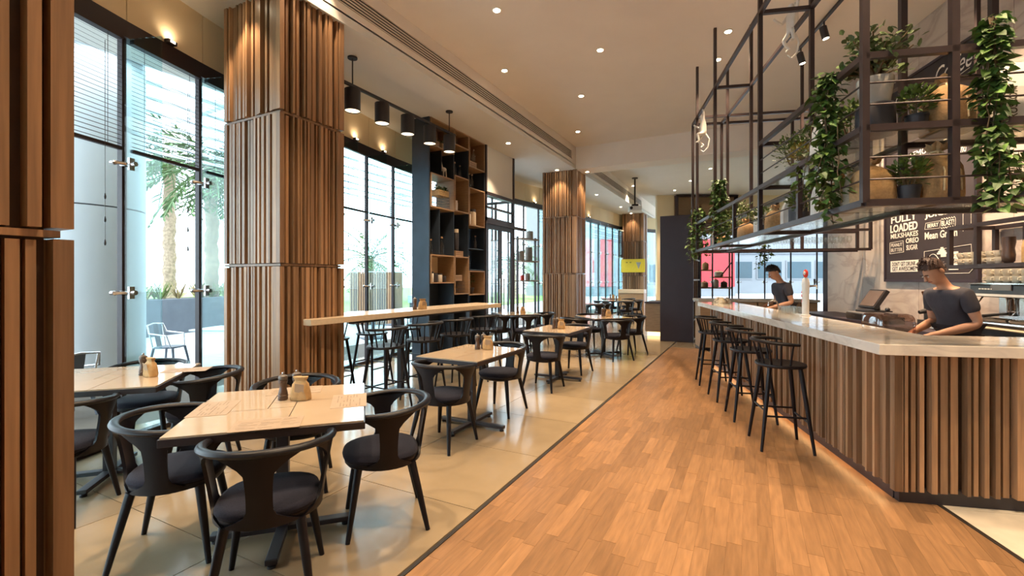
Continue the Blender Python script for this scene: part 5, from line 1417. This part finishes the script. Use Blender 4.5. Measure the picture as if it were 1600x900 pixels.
def bonsai(x, y, z):
    rr = random.Random(77); t = thing('bonsai', 'small bonsai in a tapered black pot in the lower right oak box', 'plant', (x, y, z))
    MB().lathe([(.045, 0), (.05, .004), (.085, .12), (.085, .13), (.07, .13), (.01, .118)], 18).build('pot', 'pot_black', t, True)
    sm, lm = MB(), MB(); sm.tube([(0, 0, .11), (.01, -.03, .19), (0, .02, .27), (0, 0, .36)], [.012, .010, .008, .005], 7); sm.build('trunk', 'stem', t, True)
    for cx_, cy_, cz_ in ((0, -.06, .22), (0, .08, .25), (0, -.04, .33), (0, .05, .37)):
        for k in range(38): a = rr.uniform(0, 2 * PI); leaf(lm, (cx_ + rr.uniform(-.05, .05), cy_ + rr.uniform(-.05, .05), cz_ + rr.uniform(-.03, .03)), (math.cos(a), math.sin(a), .5), .035, .022, rr, 1)
    tag(lm.build('foliage', 'leaf_jade', t), kind='stuff')
bonsai(SX - .15, sy(2, .5), bz(2, 0))
plantbox(0, .74, bz(0, 2), 'wicker trough of succulents in the top left oak box', 62)
crate(0, .20, bz(0, 2), 'small oak crate in the top left oak box')
bottle(1, .3, bz(1, 2), 'short bottle in the top middle oak box', s=.8)

# ------------------------------------------------------------------ entrance lobby doors
d1 = struct('door_1', 'black framed glass entrance doors beyond the shelving', (-5.0, 8.46, 0))
DL_ = 1.32
for q in (.03, DL_): MB().box(-.03, q, 0, .07, .06, SOF if q > 1 else SOF - .002).build('frame_post', 'header_black', d1)
for z, h in ((3.30, .07), (2.70, .12), (3.02, .04)): MB().box(-.03, DL_ / 2, z, .07, DL_, h).build('transom', 'header_black', d1)
MB().box(-.02, DL_ / 2 + .3, 2.68, .10, DL_ + .65, .06).build('door_operator', 'header_black', d1)
for k in range(2):
    y0 = .07 + k * .61
    lf = MB()
    lf.box(-.03, y0 + .03, .02, .05, .06, 2.66); lf.box(-.03, y0 + .57, .02, .05, .06, 2.66); lf.box(-.03, y0 + .30, .02, .05, .50, .10); lf.box(-.03, y0 + .30, 2.58, .05, .50, .10)
    l_ = lf.build('door_leaf', 'header_black', d1)
    MB().box(-.03, y0 + .30, .12, .012, .48, 2.46).build('pane', 'window_glass', l_)
    MB().tube([(.03, y0 + (.52 if k == 0 else .08), .8), (.03, y0 + (.52 if k == 0 else .08), 1.5)], .014, 8).build('handle', 'steel', l_)
for z0, z1 in ((2.83, 3.01), (3.07, 3.29)): MB().box(-.03, DL_ / 2, z0, .012, DL_ - .06, z1 - z0).build('pane', 'window_glass', d1)
MB().box(-.03, DL_ / 2, 3.38, .02, DL_ - .06, SOF - 3.39).build('upper_panel', 'soffit_paint', d1)
m = MB(); m.box(-.70, DL_ + .0, 3.30, 1.30, .05, .06); m.box(-.70, DL_ + .0, 2.70, 1.30, .05, .06)
for q in (-.5, -1.2): m.box(q, DL_, 0, .05, .05, 3.36)
m.build('lobby_frame', 'header_black', d1)
MB().box(-.70, DL_, .05, 1.26, .012, 3.24).build('pane', 'window_glass', d1)
# display shelf seen beyond the lobby
ds = thing('window_shelf', 'dark framed display shelf by the glass between lobby and column', 'shelf', (-5.75, 12.05, 0), R(-12))
for q in (-.42, .42): MB().box(0, q, 0, .05, .05, 2.7).build('post', 'header_black', ds)
for z in (1.42, 1.98, 2.62): MB().box(0, 0, z, .30, .86, .035).build('board', 'oak', ds)
for k, (q, z, mt_n, r, h) in enumerate(((-.2, 1.4555, 'red_plastic', .06, .16), (.05, 1.4555, 'pot_grey', .07, .22), (.28, 1.4555, 'clear_glass', .06, .2), (-.25, 2.0155, 'pot_grey', .09, .30), (.1, 2.0155, 'pot_grey', .11, .44), (.15, 2.6555, 'pot_grey', .10, .25))):
    t = thing('canister', ('red jar', 'grey pot', 'clear jar', 'small grey canister', 'tall grey canister', 'round grey canister on top')[k] + ' of the display shelf beyond the lobby', 'canister', (-5.75 + q * .2, 12.05 + q, z))
    MB().lathe([(r * .9, 0), (r, .006), (r, h * .85), (r * .8, h * .9), (.005, h * .9)], 18).build('body', mt_n, t, True); MB().lathe([(.012, h * .9), (.012, h), (.006, h)], 10).build('knob', 'black_plastic', t)
# ------------------------------------------------------------------ tall dark display unit at the end of the aisle
dt = thing('display_unit', 'tall plum-black display shelving with a blank end panel at the end of the aisle', 'shelving', (-1.55, 11.5, 0), 0)
MB().box(0, .03, 0, .75, .06, 3.0).build('end_panel', 'plum_panel', dt, bevel=.004)
MB().box(0, 1.62, 0, .75, .05, 3.0).build('end_panel', 'plum_panel', dt)
MB().box(-.35, .83, 0, .03, 1.54, 3.0).build('back_panel', 'plum_panel', dt)
for z in (.04, .50, .95, 1.45, 1.95, 2.45, 2.96): MB().box(.02, .83, z, .70, 1.54, .035).build('shelf_board', 'oak', dt)
for q in (.58, 1.10): MB().box(.02, q, .04, .70, .03, 2.92).build('upright', 'oak', dt)
k = 0
for z, lab in ((.5355, 'lowest open shelf'), (.9855, 'second shelf'), (1.4855, 'middle shelf'), (1.9855, 'upper shelf')):
    p = (-1.55 + .26, 11.85, z)
    t = thing('canister', 'pale canister on the %s of the tall dark display unit' % lab, 'canister', p, 0, 'canisters on the dark display unit')
    MB().lathe([(.06, 0), (.07, .01), (.07, .16), (.05, .19)], 18).build('body', ('linen', 'wicker', 'paper_white', 'ceramic')[k], t, True); MB().lathe([(.04, .19), (.04, .22), (.02, .23)], 14).build('lid', 'oak', t, True); k += 1
lc = thing('low_cabinet', 'low wooden cabinet with a glowing plinth behind the tall dark panel', 'cabinet', (-2.20, 12.65, 0), 0)
MB().box(0, .25, .11, .50, 1.0, .74).build('body', 'oak', lc, bevel=.004)
MB().box(0, .25, .855, .54, 1.04, .035).build('top', 'plum_panel', lc)
for q in (0, .5): MB().box(-.255, q, .13, .014, .47, .70).build('door', 'oak', lc)
MB().box(0, .25, 0, .42, .90, .11).build('plinth', 'led', lc)
# wall shelf high on the far wall
ws = thing('high_shelf', 'wood-backed open shelf high on the far wall', 'shelf', bpt(.75, 0), math.atan2(dd.y, dd.x))
for z in (4.05, 4.86): MB().box(1.2, -.26, z, 2.5, .30, .04).build('board', 'plum_panel', ws)
MB().box(1.2, -.26, 3.32, 2.5, .30, .04).build('board', 'plum_panel', ws)
for q in (0, .80, 1.6, 2.42): MB().box(q, -.26, 3.36, .035, .30, 1.5 if q in (0, 2.42) else .69).build('upright', 'plum_panel', ws)
MB().box(1.2, -.115, 3.34, 2.5, .02, 1.52).build('back', 'oak', ws)
q = bpt(.75, 0)
def onws(x): return (q[0] + dd.x * x + dd.y * .26, q[1] + dd.y * x - dd.x * .26, 4.0905)
b_ = thing('bowl', 'white bowl on the high far shelf', 'bowl', onws(.72)); MB().lathe([(.06, 0), (.08, .02), (.15, .22), (.14, .22), (.07, .03), (.01, .03)], 20).build('body', 'paper_white', b_, True)
b_ = thing('crate', 'orange wooden crate on the high far shelf', 'crate', onws(1.30), math.atan2(dd.y, dd.x))
for k in range(3):
    for s in (-1, 1): MB().box(0, s * .13, k * .15, .62, .015, .13).build('slat', 'oak', b_)
for s in (-1, 1): MB().box(s * .30, 0, 0, .015, .25, .44).build('end', 'oak', b_)
# projector
pj = thing('projector', 'white ceiling projector on a black pole beyond the beam', 'projector', (-3.49, 15.89, 0), R(20))
MB().lathe([(.10, CEIL - .03), (.10, CEIL)], 18).build('ceiling_plate', 'black_metal', pj); MB().tube([(0, 0, CEIL - .02), (0, 0, 4.02)], .028, 10).build('pole', 'black_metal', pj)
MB().box(0, 0, 3.98, .20, .20, .05).build('bracket', 'black_metal', pj)
MB().box(0, 0, 3.80, .42, .34, .16).build('body', 'white_plastic', pj, bevel=.02); m = MB(); m.tube([(-.14, -.17, 3.89), (-.14, -.21, 3.89)], .05, 14); m.build('lens', 'black_plastic', pj, True)
# yellow sign on the farthest column
ysn = thing('yellow_sign', 'yellow framed sign on the farthest column', 'sign', (-4.55, 20.33, 0))
MB().box(0, -.02, 1.80, 1.0, .03, .54).build('panel', 'yellow_sign', ysn)
m = MB()
for a in (-.26, -.10): m.box(a, -.037, 2.20, .08, .004, .03)
m.build('print', 'ink', ysn)
m = MB(); m.add([(.14, -.0372, 2.22), (.36, -.0372, 2.22), (.25, -.0372, 1.92), (.14, -.0355, 2.22), (.36, -.0355, 2.22), (.25, -.0355, 1.92)], [(0, 2, 1), (3, 4, 5), (0, 1, 4, 3), (1, 2, 5, 4), (2, 0, 3, 5)]); m.build('print_triangle', 'pot_grey', ysn)
m = MB(); m.box(0, -.022, 2.34, 1.04, .036, .02); m.box(0, -.022, 1.785, 1.04, .036, .02); m.box(-.51, -.022, 1.785, .02, .036, .575); m.box(.51, -.022, 1.785, .02, .036, .575); m.build('frame', 'yellow_sign', ysn)
# waiter station below it
st = thing('service_station', 'wooden service station with a pale top below the yellow sign', 'cabinet', (-4.40, 19.55, 0))
MB().box(0, 0, .08, 1.0, .50, .82).build('body', 'oak', st, bevel=.004); MB().box(0, 0, .90, 1.06, .54, .16).build('top', 'counter_stone', st, bevel=.006)
for s in (-1, 1): MB().box(s * .51, 0, .0, .03, .52, .90).build('side', 'slat_wood', st)
MB().box(0, 0, 0, .94, .44, .08).build('plinth', 'black_metal', st)
for q in (-.24, .24): MB().box(q, -.255, .12, .46, .012, .74).build('door', 'oak', st)
# dark roller blind beside the far column
a, b = fac(19.75, .25)[0], fac(20.35, .25)[0]
rbld = thing('roller_blind', 'dark roller blind with white edge right of the farthest column', 'blind', (*a, 0))
A0, A1 = Vector((0, 0, 0)), Vector((b[0] - a[0], b[1] - a[1], 0))
MB().bar(A0 + Vector((0, 0, 3.0)), A1 + Vector((0, 0, 3.0)), .01, 1.15).build('fabric', 'plum_panel', rbld); MB().tube([A0 + Vector((0, 0, 3.6)), A1 + Vector((0, 0, 3.6))], .04, 12).build('roller', 'white_plastic', rbld, True)
MB().bar(A0 + Vector((0, 0, 2.42)), A1 + Vector((0, 0, 2.42)), .03).build('bottom_bar', 'white_plastic', rbld)
# low open shelf by the far glazing
fs = thing('open_shelf', 'oak and steel open shelf in front of the red building, behind the bar end', 'shelf', (-.85, 14.2, 0), TH)
for x in (-.42, -.10, .42): MB().box(x, 0, 0, .035, .035, 2.35).build('post', 'black_metal', fs)
for x in (-.42, .42): MB().box(x, .28, 0, .035, .035, 2.35).build('post', 'black_metal', fs)
for x0, x1, z in ((-.42, -.10, 1.72), (-.42, .42, 1.22), (-.10, .42, 1.52), (-.42, .42, .62), (-.42, .42, .10), (-.42, .42, 2.30)): MB().box((x0 + x1) / 2, .14, z, x1 - x0 + .03, .30, .035).build('board', 'oak', fs)
MB().bar((.12, .0, 1.56), (.40, .0, 1.95), .03).build('brace', 'black_metal', fs)
FSX = lambda x, z: (-.85 + VX * x + UX * .14, 14.2 + VY * x + UY * .14, z)
for k, (x, z, r, h, mn, lb) in enumerate(((-.26, 1.7555, .09, .20, 'wicker', 'wicker pot'), (-.28, 1.2555, .10, .16, 'oak', 'orange box-like tub'), (.02, 1.2555, .08, .22, 'paper_white', 'white jar'), (.24, 1.2555, .09, .16, 'mill_wood', 'brown bowl'), (.10, 1.5555, .12, .16, 'paper_white', 'white tureen'))):
    t = thing('canister', lb + ' on the open shelf behind the bar end', 'canister', FSX(x, z)); MB().lathe([(r * .8, 0), (r, .02), (r, h * .8), (r * .6, h), (.01, h)], 16).build('body', mn, t, True)
    MB().lathe([(.015, h), (.02, h + .02), (.01, h + .03)], 10).build('knob', 'oak', t, True)

# ------------------------------------------------------------------ outside
G = -.16
og = struct('floor_terrace', 'pale grey paved terrace outside the glass')
MB().prism([(-90, -60), (-8.2, -60), (-8.2, -4.2), (-8.0, 18), (-6, 26), (8, 26), (60, 26), (60, 110), (-90, 110)], G - .2, G - .02).build('ground', 'paving', og)
pv = MB().box(0, 0, 0, 1.19, 1.19, .02).mesh('paver', 'paving')
for i in range(8):
    for j in range(12): inst('paver', pv, og, (-8.85 - i * 1.2, -2 + j * 1.2, G - .02))
MB().prism([(-8.25, -4.2), (-2.0, -4.2), (-8.0, 18), (-8.25, 18)], G - .02, G - .015).build('kerb', 'paving', og)
lw = MB().prism([(-60, 10), (-14, 10), (-14, 40), (-60, 70)], G - .02, G + .03)
tag(lw.build('lawn', 'lawn'), 'green lawn beyond the terrace', 'lawn', kind='stuff')
oc = thing('round_pillar', 'huge smooth white round pillar just outside the near window', 'column', (-8.45, 2.95, G))
for k, (z0, z1) in enumerate(((0, 2.62), (2.64, 5.2), (5.22, 9.0))): MB().lathe([(.78, z0), (.78, z1)], 40).build('drum', 'concrete_white', oc, True)
MB().lathe([(.765, 0), (.765, 9.0)], 40).build('core', 'planter_grey', oc, True)
# sun louvres over the terrace
pg = thing('louvre_canopy', 'white slatted louvre canopy over the terrace', 'canopy', (-10.0, 5.0, G))
lv = MB(); lv.box(0, 0, 0, .30, 19.0, .05); lv = lv.mesh('louvre', 'concrete_white')
for k in range(8): inst('louvre', lv, pg, (2.2 - k * .62, 0, 4.75 - k * .03), (0, R(18), 0))
for y in (-8.5, 0.2, 8.8):
    MB().bar((2.6, y, 4.98), (-2.6, y, 4.86), .12, .16).build('beam', 'concrete_white', pg)
    MB().box(-2.5, y, 0, .14, .14, 4.85).build('post', 'concrete_white', pg)
# planter wall with grasses
pw = thing('planter_bed', 'long dark grey planter wall full of grasses at the terrace edge', 'planter', (-15.6, 8.5, G), R(14))
MB().box(0, 0, 0, .25, 15, 1.05).build('front_wall', 'planter_grey', pw); MB().box(-1.3, 0, 0, 2.4, 15, .98).build('soil_bed', 'soil', pw)
rr = random.Random(9); gm, dm2 = MB(), MB()
for k in range(150):
    x, y = rr.uniform(-2.3, -.2), rr.uniform(-7.3, 7.3); tgt = gm if rr.random() < .6 else dm2
    for j in range(22):
        a = rr.uniform(0, 2 * PI); leaf(tgt, (x, y, .97), (math.cos(a) * .6, math.sin(a) * .6, rr.uniform(.6, 1.5)), rr.uniform(.35, .75), .03, rr, 1)
tag(gm.build('green_grass', 'grass', pw), kind='stuff'); tag(dm2.build('dry_grass', 'dry_grass', pw), kind='stuff')
# palms and trees
def palm(x, y, h, label, seed, r=.22, fl=2.6, nf=60):
    rr = random.Random(seed); t = thing('palm_tree', label, 'tree', (x, y, G), 0, 'palm trees outside')
    pts, rs = [], []
    for i in range(24): pts.append((.02 * math.sin(i), .02 * math.cos(i * 1.3), h * i / 23)); rs.append(r * (1.12 if i % 2 else .92) * (1.1 - .15 * i / 23))
    MB().tube(pts, rs, 12).build('trunk', 'palm_bark', t, True)
    lm = MB()
    for k in range(nf):
        a = rr.uniform(0, 2 * PI); el = rr.uniform(-.5, 1.25); p = Vector((0, 0, h)); d = Vector((math.cos(a) * math.cos(el), math.sin(a) * math.cos(el), math.sin(el))); prev = p; N = 12; L = fl * rr.uniform(.8, 1.1)
        s = d.cross(Vector((0, 0, 1))).normalized()
        for i in range(N):
            d = (d + Vector((0, 0, -.10))).normalized(); p = prev + d * L / N; lm.tube([prev, p], [.02, .018], 4, False)
            for sg in (-1, 1):
                ll = .55 * math.sin(PI * (i + 1.5) / (N + 2)) * fl / 2.6
                leaf(lm, p, s * sg + d * .9 + Vector((0, 0, -.15)), ll, .085, rr, 1)
            prev = p
    tag(lm.build('fronds', 'palm_leaf', t), kind='stuff')
palm(-22.5, 11.0, 6.6, 'tall palm seen through the near window, left of the column', 41)
palm(-16.9, 9.6, 5.6, 'palm close to the big column edge in the near window', 42, .20)
palm(-24.0, 24.5, 3.0, 'short bushy palm in the middle of the window over the high counter', 43, .3, 3.2, 46)
palm(-27.5, 20.0, 2.6, 'short palm at the left of the window over the high counter', 44, .3, 3.0, 40)
palm(-19.5, 27.5, 2.4, 'short palm at the right of the window over the high counter', 45, .3, 2.8, 40)
palm(-17.5, 34.0, 3.0, 'palm seen through the entrance doors', 46, .3, 3.2, 40)
palm(-30, 8.0, 5.0, 'distant palm behind the tall one in the near window', 47, .25, 2.6)
# slatted kiosk
kx = thing('slatted_kiosk', 'timber slatted planter box on the lawn outside the window', 'planter', (-12.6, 13.2, G), R(24))
MB().box(0, 0, 0, 1.45, 1.45, 1.85).build('core', 'planter_grey', kx); ks_ = MB().box(0, 0, 0, .055, .05, 1.9).mesh('slat', 'slat_wood')
for k in range(17):
    inst('slat', ks_, kx, (-.70 + k * .0875, -.75, 0)); inst('slat', ks_, kx, (.75, -.70 + k * .0875, 0), (0, 0, PI / 2))
MB().box(0, 0, 1.9, 1.56, 1.56, .03).build('cap', 'concrete_white', kx)
pb = thing('white_planter', 'low white planter in front of the slatted box outside', 'planter', (-10.9, 14.2, G), R(24))
MB().box(0, 0, .75, 1.5, .5, .28).build('top_trough', 'concrete_white', pb); MB().box(0, 0, 0, 1.4, .42, .75).build('base', 'planter_grey', pb)
# terrace furniture
def terrace_chair(x, y, rz, label):
    t = thing('terrace_chair', label, 'chair', (x, y, G), rz, 'metal chairs on the terrace')
    MB().rings([[(x_ * s, y_ * s, z) for x_, y_ in seat_outline(1, 20, .19, -.19, .20, 4)] for s, z in ((.96, .43), (1, .44), (1, .455), (.9, .458), (.1, .455))]).build('seat', 'planter_grey', t, True)
    for sx in (-1, 1):
        for sy2 in (-1, 1): MB().tube([(sx * .16, sy2 * .16, .44), (sx * .22, sy2 * .23, 0)], [.022, .016], 8).build('leg', 'planter_grey', t, True)
    MB().tube([(-.23, .10, .66), (-.22, -.20, .70), (-.19, -.25, .84), (0, -.28, .86), (.19, -.25, .84), (.22, -.20, .70), (.23, .10, .66)], .013, 8).build('hoop', 'steel', t, True)
    for s in (-1, 1):
        MB().tube([(s * .23, .10, .66), (s * .18, .14, .45)], .012, 8).build('arm_post', 'steel', t, True); MB().tube([(s * .18, -.25, .83), (s * .16, -.18, .45)], .012, 8).build('back_post', 'steel', t, True)
    MB().rings([[(x_, -.27 + dy + abs(x_) * .15 + (.86 - z) * .2, z) for x_, dy in ((-.06, 0), (.06, 0), (.06, .008), (-.06, .008))] for z in (.45, .65, .85)]).build('back_splat', 'planter_grey', t)
def terrace_table(x, y, label, rot=20):
    t = thing('terrace_table', label, 'table', (x, y, G), R(rot), 'tables on the terrace')
    MB().box(0, 0, .72, 1.25, .75, .03).build('top', 'concrete_white', t, bevel=.004); MB().box(0, 0, .03, .08, .08, .69).build('post', 'planter_grey', t); MB().box(0, 0, 0, .6, .5, .03).build('base', 'planter_grey', t)
terrace_table(-8.4, 5.2, 'pale terrace table just outside the near window', 20); terrace_table(-9.9, 6.8, 'second pale terrace table behind the first', 10); terrace_table(-9.3, 9.6, 'pale terrace table outside the high counter window', 60)
terrace_chair(-7.35, 4.65, R(70), 'metal terrace chair with a hooped back nearest the glass fin'); terrace_chair(-7.75, 5.95, R(120), 'metal terrace chair turned towards the building beside the first table')
terrace_chair(-9.2, 4.5, R(-60), 'metal terrace chair on the far side of the first table'); terrace_chair(-8.85, 6.55, R(-80), 'metal terrace chair between the two terrace tables'); terrace_chair(-9.8, 7.7, R(180), 'metal terrace chair behind the second terrace table')
terrace_chair(-8.4, 9.4, R(90), 'metal terrace chair outside the high counter window'); terrace_chair(-6.6, 2.2, R(100), 'metal terrace chair just right of the foreground column')
# buildings
nb2 = thing('red_building', 'white building with tall red panels beyond the far glass', 'building', (-9.0, 46.0, G), R(27))
MB().box(-1.5, 3, 0, 20.4, 6, 9.5).build('wall', 'building_white', nb2)
for x, w in ((-9.2, 1.6), (-5.6, .9), (-3.9, 1.3), (6.9, 3.2)): MB().box(x, -.12, .9, w, .25, 4.6).build('red_panel', 'building_red', nb2)
for x in (-1.6, 1.2): 
    f2 = MB().box(x, -.05, 1.2, 2.2, .15, 2.0).build('window', 'building_white', nb2); MB().box(x, -.14, 1.35, 1.9, .06, 1.7).build('pane', 'building_glass', f2)
nb3 = thing('white_building', 'long white building with a strip of windows beyond the bar', 'building', (7.5, 64.0, G), R(27))
MB().box(0, 3, 0, 30, 6, 9).build('wall', 'building_white', nb3)
for z in (4.5, 7.2): MB().box(0, -.05, z, 30, .1, .12).build('ledge', 'planter_grey', nb3)
for k in range(6):
    f2 = MB().box(-9.6 + k * 3.4, -.05, 1.6, 3.0, .12, 2.2).build('window', 'building_white', nb3); MB().box(-9.6 + k * 3.4, -.13, 1.75, 2.7, .06, 1.9).build('pane', 'building_glass', f2)
